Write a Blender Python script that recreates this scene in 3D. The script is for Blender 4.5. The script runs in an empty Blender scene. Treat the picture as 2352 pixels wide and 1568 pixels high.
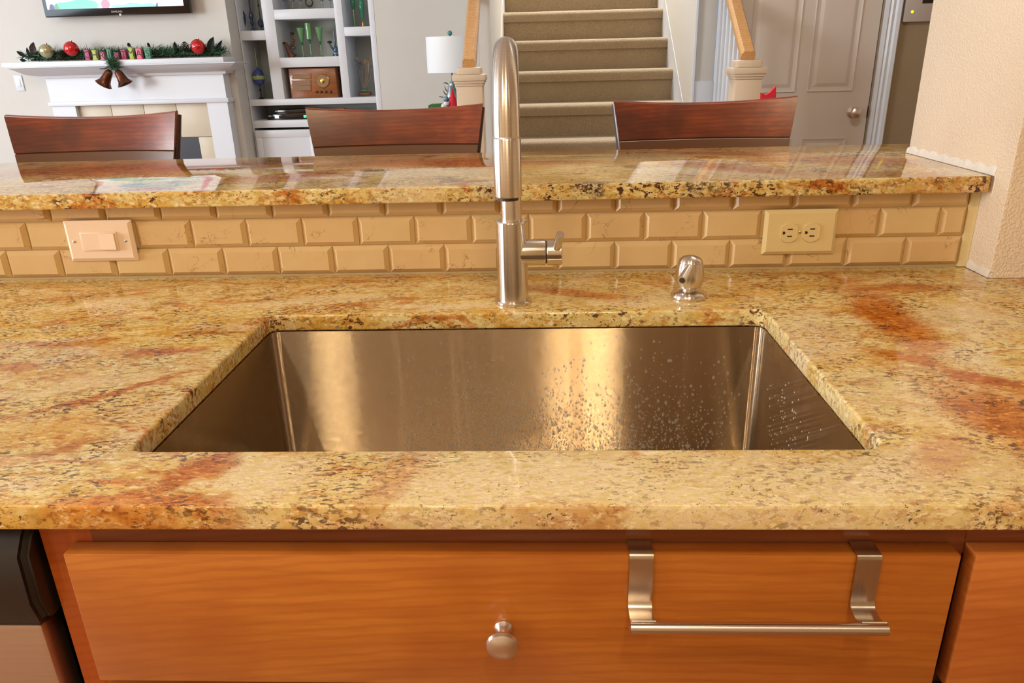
import bpy, bmesh, math, random
from mathutils import Vector, Matrix
random.seed(7)
S = bpy.context.scene
C = S.collection
# ------------------------------------------------------------ camera
F, YAW, PITCH, ROLL = 1700.94, -.0461, .3664, .0266
CAM = Vector((.0774, -1.3182, 1.286))
fw = Vector((math.sin(YAW)*math.cos(PITCH), math.cos(YAW)*math.cos(PITCH), -math.sin(PITCH)))
r0 = Vector((math.cos(YAW), -math.sin(YAW), 0)); d0 = fw.cross(r0)
RT = math.cos(ROLL)*r0 + math.sin(ROLL)*d0
DN = -math.sin(ROLL)*r0 + math.cos(ROLL)*d0
cd = bpy.data.cameras.new('camera'); cam = bpy.data.objects.new('camera', cd); C.objects.link(cam)
m = Matrix.Identity(4)
for i, v in enumerate((RT, -DN, -fw)):
    for j in range(3): m[j][i] = v[j]
m.translation = CAM; cam.matrix_world = m
cd.sensor_width = 36; cd.lens = 36*F/2352; cd.clip_start = .02
S.camera = cam
def at(x, y, X=None, Y=None, Z=None):
    """point of the real plane X, Y or Z = const that the photograph shows at pixel x, y"""
    d = fw + RT*((x-1176)/F) + DN*((y-784)/F)
    t = (Y-CAM.y)/d.y if Y is not None else (Z-CAM.z)/d.z if Z is not None else (X-CAM.x)/d.x
    return CAM + d*t
# ------------------------------------------------------------ light
S.view_settings.view_transform = 'Standard'; S.view_settings.look = 'None'
S.view_settings.gamma = 1; S.view_settings.use_curve_mapping = False
S.view_settings.exposure = -.04
W = bpy.data.worlds.new('world'); S.world = W; W.use_nodes = True
W.node_tree.nodes['Background'].inputs[0].default_value = (.62, .75, 1, 1)
W.node_tree.nodes['Background'].inputs[1].default_value = .8
def area(name, loc, target, size, power, col, size_y=None, shape='RECTANGLE', spread=math.pi):
    l = bpy.data.lights.new(name, 'AREA'); l.energy = power; l.color = col; l.shape = shape if size_y or shape == 'DISK' else 'SQUARE'
    l.size = size; l.spread = spread
    if size_y: l.size_y = size_y
    o = bpy.data.objects.new(name, l); C.objects.link(o); o.location = loc
    o.rotation_euler = (Vector(target)-Vector(loc)).to_track_quat('-Z', 'Y').to_euler()
    return o
WARM = (1, .81, .50)
for x, y, p in ((.26, -1.75, 12), (-.75, -1.75, 8), (1.4, -2.3, 3), (.1, -3.0, 8)):
    area('recessed_downlight', (x, y, 2.70), (x, y+.25, 0), .15, p, WARM, shape='DISK')
area('kitchen_fill_light', (-.4, -2.3, 2.70), (-.2, -1.2, 0), 1.6, 16, (1, .82, .56), size_y=1.0)  # added soft fill for overall brightness, not a real fixture
area('kitchen_window_light', (-5.35, -1.4, 1.6), (0, -.4, .9), 1.8, 210, (.94, .97, 1), size_y=1.3)
area('living_window_light', (-5.35, 1.6, 1.7), (-1.5, 2.9, 1.0), 2.6, 84, (.78, .89, 1), size_y=1.7)
area('living_fill_light', (-2.1, 1.1, 2.70), (-2.2, 3.2, .9), 1.0, 19, (.97, .97, 1), size_y=.8)  # added fill tipped at the fireplace, kept out of counter reflections
area('hall_fill_light', (.9, .9, 2.68), (1.1, 2.7, .9), .5, 18, (1, .94, .86), size_y=.5)  # added fill for door and hall, set clear of counter reflections
area('stairwell_light', (.4, 5.2, 3.9), (.4, 3.6, .4), .9, 62, (1, .94, .86), size_y=.9, spread=1.7)
# ------------------------------------------------------------ helpers
def setp(o, label=None, cat=None, group=None, kind=None):
    if label: o['label'] = label
    if cat: o['category'] = cat
    if group: o['group'] = group
    if kind: o['kind'] = kind
    return o
def thing(name, loc, label, cat, group=None):
    o = bpy.data.objects.new(name, None); C.objects.link(o); o.location = loc; o.empty_display_size = .05
    return setp(o, label, cat, group)
def wloc(o):
    v = Vector(o.location)
    while o.parent: o = o.parent; v += Vector(o.location)
    return v
def obj(name, bm, mat, parent=None, origin=None, smooth=True, label=None, ang=35):
    """link one mesh; geometry is given in world coordinates"""
    if parent is not None: org = wloc(parent)
    elif origin is not None: org = Vector(origin)
    else:
        xs = [v.co for v in bm.verts]
        org = Vector(((min(v.x for v in xs)+max(v.x for v in xs))/2, (min(v.y for v in xs)+max(v.y for v in xs))/2, min(v.z for v in xs)))
    bmesh.ops.translate(bm, verts=bm.verts, vec=-org)
    me = bpy.data.meshes.new(name); bm.normal_update(); bm.to_mesh(me); bm.free()
    me.materials.append(mat)
    if smooth:
        for p in me.polygons: p.use_smooth = True
        try: me.set_sharp_from_angle(angle=math.radians(ang))
        except Exception: pass
    o = bpy.data.objects.new(name, me); C.objects.link(o)
    if parent is not None: o.parent = parent
    else: o.location = org
    if label: o['label'] = label
    return o
def struct(name, bm, mat, **k):
    o = obj(name, bm, mat, **k); o['kind'] = 'structure'; return o
def nb(): return bmesh.new()
def box(bm, x0, x1, y0, y1, z0, z1, bev=0, seg=2):
    if x0 > x1: x0, x1 = x1, x0
    if y0 > y1: y0, y1 = y1, y0
    if z0 > z1: z0, z1 = z1, z0
    r = bmesh.ops.create_cube(bm, size=1)
    for v in r['verts']:
        v.co = Vector(((x0+x1)/2+v.co.x*(x1-x0), (y0+y1)/2+v.co.y*(y1-y0), (z0+z1)/2+v.co.z*(z1-z0)))
    if bev:
        es = list({e for v in r['verts'] for e in v.link_edges})
        bmesh.ops.bevel(bm, geom=es, offset=bev, segments=seg, affect='EDGES', profile=.5)
    return bm
def bx(*a, **k): return box(nb(), *a, **k)
def frame_of(d):
    d = Vector(d).normalized()
    u = d.cross(Vector((0, 0, 1))) if abs(d.z) < .95 else d.cross(Vector((0, 1, 0)))
    u.normalize(); return u, d.cross(u).normalized()
def tube(bm, pts, rad, n=16, cap=True):
    pts = [Vector(p) for p in pts]
    if not hasattr(rad, '__len__'): rad = [rad]*len(pts)
    rings = []; u0 = None
    for i, p in enumerate(pts):
        d = (pts[min(i+1, len(pts)-1)]-pts[max(i-1, 0)])
        d.normalize()
        if u0 is None: u, w = frame_of(d)
        else:
            u = (u0 - d*u0.dot(d)).normalized(); w = d.cross(u)
        u0 = u
        rings.append([bm.verts.new(p + (u*math.cos(2*math.pi*k/n) + w*math.sin(2*math.pi*k/n))*rad[i]) for k in range(n)])
    for a, b in zip(rings, rings[1:]):
        for k in range(n): bm.faces.new((a[k], a[(k+1) % n], b[(k+1) % n], b[k]))
    if cap:
        bm.faces.new(rings[0][::-1]); bm.faces.new(rings[-1])
    bmesh.ops.recalc_face_normals(bm, faces=bm.faces)
    return bm
def lathe(bm, prof, o, axis=(0, 0, 1), n=24):
    """prof: list of (radius, height) along axis from o"""
    a = Vector(axis).normalized(); u, w = frame_of(a); o = Vector(o); rings = []
    for r, h in prof:
        if r < 1e-6: rings.append([bm.verts.new(o+a*h)])
        else: rings.append([bm.verts.new(o+a*h+(u*math.cos(2*math.pi*k/n)+w*math.sin(2*math.pi*k/n))*r) for k in range(n)])
    for p, q in zip(rings, rings[1:]):
        for k in range(n):
            k2 = (k+1) % n
            f = ([p[0], q[k2], q[k]] if len(p) == 1 else [p[k], p[k2], q[0]] if len(q) == 1 else [p[k], p[k2], q[k2], q[k]])
            if len(p) == 1 and len(q) == 1: continue
            bm.faces.new(f)
    for rg, rev in ((rings[0], 1), (rings[-1], 0)):
        if len(rg) > 1: bm.faces.new(rg[::-1] if rev else rg)
    bmesh.ops.recalc_face_normals(bm, faces=bm.faces)
    return bm
def prism(bm, poly, axis, a, b):
    """polygon in the two other axes extruded along axis from a to b"""
    def P(p, t): return {'x': (t, p[0], p[1]), 'y': (p[0], t, p[1]), 'z': (p[0], p[1], t)}[axis]
    A = [bm.verts.new(P(p, a)) for p in poly]; B = [bm.verts.new(P(p, b)) for p in poly]
    n = len(poly)
    for i in range(n): bm.faces.new((A[i], A[(i+1) % n], B[(i+1) % n], B[i]))
    bm.faces.new(A[::-1]); bm.faces.new(B)
    bmesh.ops.recalc_face_normals(bm, faces=bm.faces)
    return bm
def ball(bm, c, r, sx=1, sy=1, sz=1, sub=2, rot=None):
    q = bmesh.ops.create_icosphere(bm, subdivisions=sub, radius=r)
    for v in q['verts']:
        v.co = Vector((v.co.x*sx, v.co.y*sy, v.co.z*sz))
        if rot: v.co = rot @ v.co
        v.co += Vector(c)
    return bm
def text(s, size, loc, mat, parent, depth=.0004, name='lettering', rot=(math.pi/2, 0, 0)):
    cu = bpy.data.curves.new('t', 'FONT'); cu.body = s; cu.size = size; cu.extrude = depth; cu.align_x = 'CENTER'; cu.align_y = 'CENTER'
    t = bpy.data.objects.new('t', cu); C.objects.link(t); bpy.context.view_layer.update()
    me = bpy.data.meshes.new_from_object(t.evaluated_get(bpy.context.evaluated_depsgraph_get()))
    bpy.data.objects.remove(t); me.materials.clear(); me.materials.append(mat); me.name = name
    o = bpy.data.objects.new(name, me); C.objects.link(o); o.parent = parent
    o.location = Vector(loc)-wloc(parent); o.rotation_euler = rot
    return o
def slab(name, outer, holes, zc, th, bev, mat, orgz):
    """stone slab with eased edges from a filled 2D curve"""
    cu = bpy.data.curves.new(name, 'CURVE'); cu.dimensions = '2D'; cu.fill_mode = 'BOTH'
    for pl in [outer]+holes:
        sp = cu.splines.new('POLY'); sp.points.add(len(pl)-1); sp.use_cyclic_u = True
        for q, p in zip(sp.points, pl): q.co = (p[0], p[1], 0, 1)
    cu.extrude = th/2-bev; cu.bevel_depth = bev; cu.bevel_resolution = 3; cu.offset = -bev
    t = bpy.data.objects.new('t', cu); C.objects.link(t); bpy.context.view_layer.update()
    me = bpy.data.meshes.new_from_object(t.evaluated_get(bpy.context.evaluated_depsgraph_get()))
    bpy.data.objects.remove(t)
    bm = nb(); bm.from_mesh(me); bpy.data.meshes.remove(me)
    bmesh.ops.remove_doubles(bm, verts=bm.verts, dist=1e-5)
    bmesh.ops.recalc_face_normals(bm, faces=bm.faces)
    bmesh.ops.translate(bm, verts=bm.verts, vec=(0, 0, zc))
    return obj(name, bm, mat, origin=(0, 0, orgz), ang=50)
def rrect(x0, x1, y0, y1, r, n=6, rev=False):
    out = []
    for cx, cy, a in ((x1-r, y1-r, 0), (x0+r, y1-r, 90), (x0+r, y0+r, 180), (x1-r, y0+r, 270)):
        for k in range(n+1):
            t = math.radians(a+90*k/n); out.append((cx+r*math.cos(t), cy+r*math.sin(t)))
    return out[::-1] if rev else out
# ------------------------------------------------------------ materials
class M:
    def __init__(s, name):
        s.m = bpy.data.materials.new(name); s.m.use_nodes = True; s.t = s.m.node_tree
        s.b = s.t.nodes['Principled BSDF']
    def n(s, ty, props=None, **ins):
        k = s.t.nodes.new(ty)
        for a, v in (props or {}).items(): setattr(k, a, v)
        for a, v in ins.items():
            i = k.inputs[int(a[1:])] if a[0] == 'i' and a[1:].isdigit() else k.inputs[a.replace('_', ' ')]
            if isinstance(v, bpy.types.NodeSocket): s.t.links.new(v, i)
            else: i.default_value = v
        return k
    def set(s, **k):
        for a, v in k.items():
            i = s.b.inputs[a.replace('_', ' ')]
            if isinstance(v, bpy.types.NodeSocket): s.t.links.new(v, i)
            else: i.default_value = v
        return s
    def obj(s): return s.n('ShaderNodeTexCoord').outputs['Object']
    def map(s, vec, loc=(0, 0, 0), rot=(0, 0, 0), sc=(1, 1, 1), ty='POINT'):
        k = s.n('ShaderNodeMapping', {'vector_type': ty}); s.t.links.new(vec, k.inputs['Vector'])
        k.inputs['Location'].default_value = loc; k.inputs['Rotation'].default_value = rot; k.inputs['Scale'].default_value = sc
        return k.outputs[0]
    def noise(s, vec, scale, detail=3, rough=.5, dist=0, out='Fac'):
        return s.n('ShaderNodeTexNoise', Vector=vec, Scale=scale, Detail=detail, Roughness=rough, Distortion=dist).outputs[out]
    def math(s, op, a, b=0.0, c=0.0, clamp=False):
        return s.n('ShaderNodeMath', {'operation': op, 'use_clamp': clamp}, i0=a, i1=b, i2=c).outputs[0]
    def ss(s, v, a, b, lo=0., hi=1.):
        return s.n('ShaderNodeMapRange', {'interpolation_type': 'SMOOTHSTEP'}, Value=v, i1=a, i2=b, i3=lo, i4=hi).outputs[0]
    def mix(s, f, a, b, ty='MIX'):
        k = s.n('ShaderNodeMix', {'data_type': 'RGBA', 'blend_type': ty})
        for i, v in ((0, f), (6, a), (7, b)):
            if isinstance(v, bpy.types.NodeSocket): s.t.links.new(v, k.inputs[i])
            else: k.inputs[i].default_value = v if not isinstance(v, tuple) or len(v) == 4 else (*v, 1)
        return k.outputs[2]
    def bump(s, h, strength=.3, dist=.002):
        k = s.n('ShaderNodeBump', Strength=strength, Distance=dist, Height=h)
        s.t.links.new(k.outputs[0], s.b.inputs['Normal']); return s
    def ell(s, vec, c, rx, ry, deg, soft=.45):
        v = s.map(vec, (c[0], c[1], 0), (0, 0, math.radians(deg)), (rx, ry, 50), 'TEXTURE')
        l = s.n('ShaderNodeVectorMath', {'operation': 'LENGTH'}, i0=v).outputs['Value']
        return s.ss(l, 1+soft, 1-soft)
def rgb(r, g, b):
    f = lambda c: (c/255/12.92) if c/255 <= .04045 else ((c/255+.055)/1.055)**2.4
    return (f(r), f(g), f(b), 1)
def plain(name, col, rough=.5, metal=0, vary=.06, bump=0, bscale=300, coat=0, spec=.5, scale=12, **kw):
    k = M(name); v = k.obj(); nz = k.noise(v, scale, 4, .6)
    c2 = tuple(max(0, c*(1-vary*2)) for c in col[:3])
    k.set(Base_Color=k.mix(nz, c2, col[:3]), Roughness=rough, Metallic=metal, Coat_Weight=coat, **kw)
    k.b.inputs['Specular IOR Level'].default_value = spec
    if bump: k.bump(k.noise(v, bscale, 3, .5), bump, .001)
    return k.m
def granite(name, rust, pale, seed=0.0, rustmul=1.0, dark=1.0):
    k = M(name); P0 = k.obj()
    w = k.n('ShaderNodeVectorMath', {'operation': 'SUBTRACT'}, i0=k.noise(P0, 7, 4, .6, out='Color'), i1=(.5, .5, .5)).outputs[0]
    w = k.n('ShaderNodeVectorMath', {'operation': 'SCALE'}, i0=w, Scale=.10).outputs[0]
    P = k.n('ShaderNodeVectorMath', {'operation': 'ADD'}, i0=P0, i1=w).outputs[0]
    w2 = k.n('ShaderNodeVectorMath', {'operation': 'SUBTRACT'}, i0=k.noise(P0, 45, 3, .6, out='Color'), i1=(.5, .5, .5)).outputs[0]
    P = k.n('ShaderNodeVectorMath', {'operation': 'MULTIPLY_ADD'}, i0=w2, i1=(.03, .03, .03), i2=P).outputs[0]
    x = k.n('ShaderNodeSeparateXYZ', Vector=P0).outputs[0]
    side = k.ss(x, -.15, .45)
    L = k.map(P0, (seed, 0, 0), (0, 0, math.radians(-24)), (1, 2.3, 1.7))
    Rr = k.map(P0, (seed, 0, 0), (0, 0, math.radians(14)), (1, 1.8, 1.5))
    def flow(sc, det, ro, dist=.3):
        a = k.noise(L, sc, det, ro, dist); b = k.noise(Rr, sc, det, ro, dist)
        return k.n('ShaderNodeMix', {'data_type': 'FLOAT'}, i0=side, i2=a, i3=b).outputs[0]
    big = flow(6, 5, .62); med = flow(24, 5, .65, .5); fine = flow(72, 4, .68, .4); dash = flow(98, 3, .64, .3)
    tiny = k.noise(k.map(P0, (1.7, .3, 0)), 250, 3, .65); lt = k.noise(k.map(L, (5.1, 2.2, 0)), 84, 3, .62)
    col = k.mix(k.ss(med, .38, .60), rgb(212, 178, 96), rgb(232, 214, 152))
    col = k.mix(k.math('MULTIPLY', k.ss(big, .50, .60), .6), col, rgb(220, 168, 66))
    col = k.mix(k.math('MULTIPLY', k.ss(k.noise(P, 9, 4, .6), .55, .66), .6), col, rgb(226, 208, 176))
    acc = None
    for c, rx, ry, a, s_ in pale:
        e = k.math('MULTIPLY', k.ell(P, c, rx, ry, a, .55), s_)
        acc = e if acc is None else k.math('MAXIMUM', acc, e)
    pal = acc if acc is not None else 0.0
    col = k.mix(pal, col, k.mix(k.ss(fine, .40, .6), rgb(222, 200, 142), rgb(242, 226, 198)))
    acc = None
    for c, rx, ry, a, s_ in rust:
        e = k.math('MULTIPLY', k.ell(P, c, rx, ry, a, .55), s_)
        acc = e if acc is None else k.math('MAXIMUM', acc, e)
    base = k.math('MULTIPLY', k.ss(flow(9, 5, .7, .6), .54, .62), .6*rustmul)
    base = k.math('MULTIPLY', base, k.math('SUBTRACT', 1.0, pal))
    r = k.math('MAXIMUM', acc, base, clamp=True)
    col = k.mix(k.math('MULTIPLY', r, .92), col, k.mix(k.ss(med, .38, .62), rgb(172, 80, 12), rgb(204, 118, 20)))
    # orange-brown dashes, pale flecks, then dark dashes and specks, each a mineral grain a few millimetres long
    calm = k.math('SUBTRACT', 1.0, k.math('MULTIPLY', pal, .62))
    d1 = k.math('MULTIPLY', k.ss(fine, .535, .585, 0, .8), calm)
    col = k.mix(d1, col, k.mix(r, rgb(190, 132, 62), rgb(150, 66, 14)))
    col = k.mix(k.ss(lt, .575, .64, 0, .75), col, k.mix(r, rgb(248, 234, 196), rgb(232, 176, 88)))
    clus = k.ss(k.noise(P, 12, 4, .65), .42, .62, .15, 1)
    d2 = k.math('MULTIPLY', k.ss(dash, .53, .57, 0, .95*dark), k.math('MULTIPLY', clus, calm))
    col = k.mix(d2, col, rgb(80, 46, 36))
    fl = k.math('MULTIPLY', k.ss(tiny, .40, .35), k.ss(k.noise(P0, 24, 4, .6), .47, .60, .10, 1))
    col = k.mix(k.math('MULTIPLY', fl, .85*dark, clamp=True), col, rgb(70, 42, 38))
    knot = k.math('MULTIPLY', k.ss(k.noise(P0, 9, 3, .55), .58, .68), k.ss(tiny, .56, .46))
    col = k.mix(k.math('MULTIPLY', knot, 0.0 if dark <= 1 else .95, clamp=True), col, rgb(48, 28, 26))
    k.set(Base_Color=col, Roughness=.045)
    k.b.inputs['IOR'].default_value = 1.47
    return k.m
def wood(name, c1, c2, c3, axis='x', rough=.28, coat=.4, blotch=.35):
    k = M(name); v = k.obj()
    st = {'x': (1, 14, 14), 'y': (14, 1, 14), 'z': (14, 14, 1)}[axis]
    g = k.noise(k.map(v, (0, 0, 0), (0, 0, 0), st), 5.5, 6, .62, .35)
    fg = k.noise(k.map(v, (3, 0, 0), (0, 0, 0), tuple(a*3 if a > 1 else 1.4 for a in st)), 16, 4, .7)
    bl = k.noise(v, 5, 3, .5, .4)
    wv = k.n('ShaderNodeTexWave', {'wave_type': 'RINGS', 'rings_direction': 'Y'}, Vector=k.map(v, (-.22, 0, 0), (0, 0, 0), (1, 1, 2.6)), Scale=11, Distortion=3.5, Detail=3, Detail_Scale=1.2).outputs['Fac']
    col = k.mix(k.ss(g, .35, .65), c1, c2)
    col = k.mix(k.math('MULTIPLY', k.ss(bl, .4, .68), blotch), col, c3)
    col = k.mix(k.math('MULTIPLY', k.ss(wv, .5, .95), .30), col, c3)
    col = k.mix(k.math('MULTIPLY', k.ss(fg, .56, .70), .20), col, c3)
    k.set(Base_Color=col, Roughness=rough, Coat_Weight=coat, Coat_Roughness=.18).bump(fg, .08, .0006)
    return k.m
def steel(name, col=(.60, .57, .54), rough=.28, an=.8, tan=(0, 0, 1), grain=(3, 3, 300), stain=0):
    k = M(name); v = k.obj()
    g = k.noise(k.map(v, (0, 0, 0), (0, 0, 0), grain), 3, 3, .6)
    c = k.mix(k.ss(g, .3, .7), tuple(a*.92 for a in col), col)
    if stain:
        s_ = k.noise(k.map(v, (0, 0, 0), (0, 0, 0), (40, 40, 1.6)), 1, 4, .6)
        c = k.mix(k.math('MULTIPLY', k.ss(s_, .55, .75), stain), c, tuple(min(1, a*1.35) for a in col))
    k.set(Base_Color=c, Metallic=1., Roughness=rough, Anisotropic=an)
    if an and tan:
        t = k.n('ShaderNodeCombineXYZ', X=tan[0], Y=tan[1], Z=tan[2]); k.t.links.new(t.outputs[0], k.b.inputs['Tangent'])
    return k.m
def at2(x, y, Z=.914): p = at(x, y, Z=Z); return (p.x, p.y)
def seg(p, q, w, s_):
    a, b_ = at2(*p), at2(*q)
    return (((a[0]+b_[0])/2, (a[1]+b_[1])/2), math.hypot(a[0]-b_[0], a[1]-b_[1])/2+w*.5, w, math.degrees(math.atan2(b_[1]-a[1], b_[0]-a[0])), s_)
RUST = [seg((1985, 665), (2110, 805), .040, 1), seg((1920, 662), (2210, 662), .020, 1), seg((2000, 800), (2190, 850), .018, .95), seg((2170, 852), (2360, 880), .022, 1),
        seg((2240, 900), (2380, 1040), .05, .95), seg((2190, 1000), (2120, 1080), .02, .55), seg((1200, 660), (1440, 682), .024, .85), seg((1700, 626), (1960, 630), .010, .7),
        seg((0, 965), (480, 850), .010, .95), seg((290, 815), (480, 800), .018, 1), seg((0, 790), (260, 785), .014, .75), seg((340, 1140), (520, 1050), .020, .95), seg((150, 1155), (520, 1172), .014, .9),
        seg((0, 1060), (250, 1000), .009, .7), seg((0, 700), (400, 655), .009, .7), seg((700, 1200), (860, 1190), .02, .8), seg((860, 1150), (950, 1045), .022, .45), seg((830, 728), (875, 745), .012, .9),
        seg((40, 1210), (330, 1200), .02, .9), seg((500, 700), (800, 650), .008, .6), seg((100, 740), (400, 700), .006, .6)]
PALE = [(at2(610, 1100), .05, .05, 30, .9), (at2(1250, 1110), .17, .055, 0, .95), (at2(1750, 1110), .26, .05, 2, .8), (at2(2150, 1090), .10, .06, 0, .6),
        (at2(1870, 760), .05, .12, -10, .7), (at2(2230, 740), .09, .06, 0, .75), (at2(2050, 900), .07, .08, 0, .55), (at2(700, 690), .14, .02, 6, .7),
        (at2(1000, 700), .09, .02, 0, .8), (at2(1480, 690), .08, .03, 0, .6), (at2(200, 880), .09, .02, 20, .6), (at2(400, 930), .06, .02, 30, .6), (at2(250, 700), .11, .014, 12, .6)]
def sgb(p, q, w, s_):
    a, b_ = at2(*p, Z=1.0796), at2(*q, Z=1.0796)
    return (((a[0]+b_[0])/2, (a[1]+b_[1])/2), math.hypot(a[0]-b_[0], a[1]-b_[1])/2+w*.5, w, math.degrees(math.atan2(b_[1]-a[1], b_[0]-a[0])), s_)
BRUST = [sgb((-60, 400), (700, 372), .09, .95), sgb((500, 415), (800, 395), .05, .8), sgb((760, 375), (1330, 372), .07, .9), sgb((1230, 350), (1420, 345), .05, .8), sgb((1560, 375), (1800, 395), .035, .95), sgb((1500, 350), (1900, 360), .03, .6),
         sgb((1800, 365), (2100, 370), .07, .75), sgb((1850, 400), (2200, 402), .03, .6), sgb((100, 470), (500, 455), .02, .7), sgb((1560, 445), (1700, 440), .015, .9), sgb((1990, 425), (2080, 425), .02, .9)]
BPALE = [sgb((880, 400), (1050, 395), .05, .9), sgb((1400, 385), (1750, 400), .035, .9), sgb((1380, 368), (1640, 350), .05, .7), sgb((760, 425), (1000, 430), .02, .6)]
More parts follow.
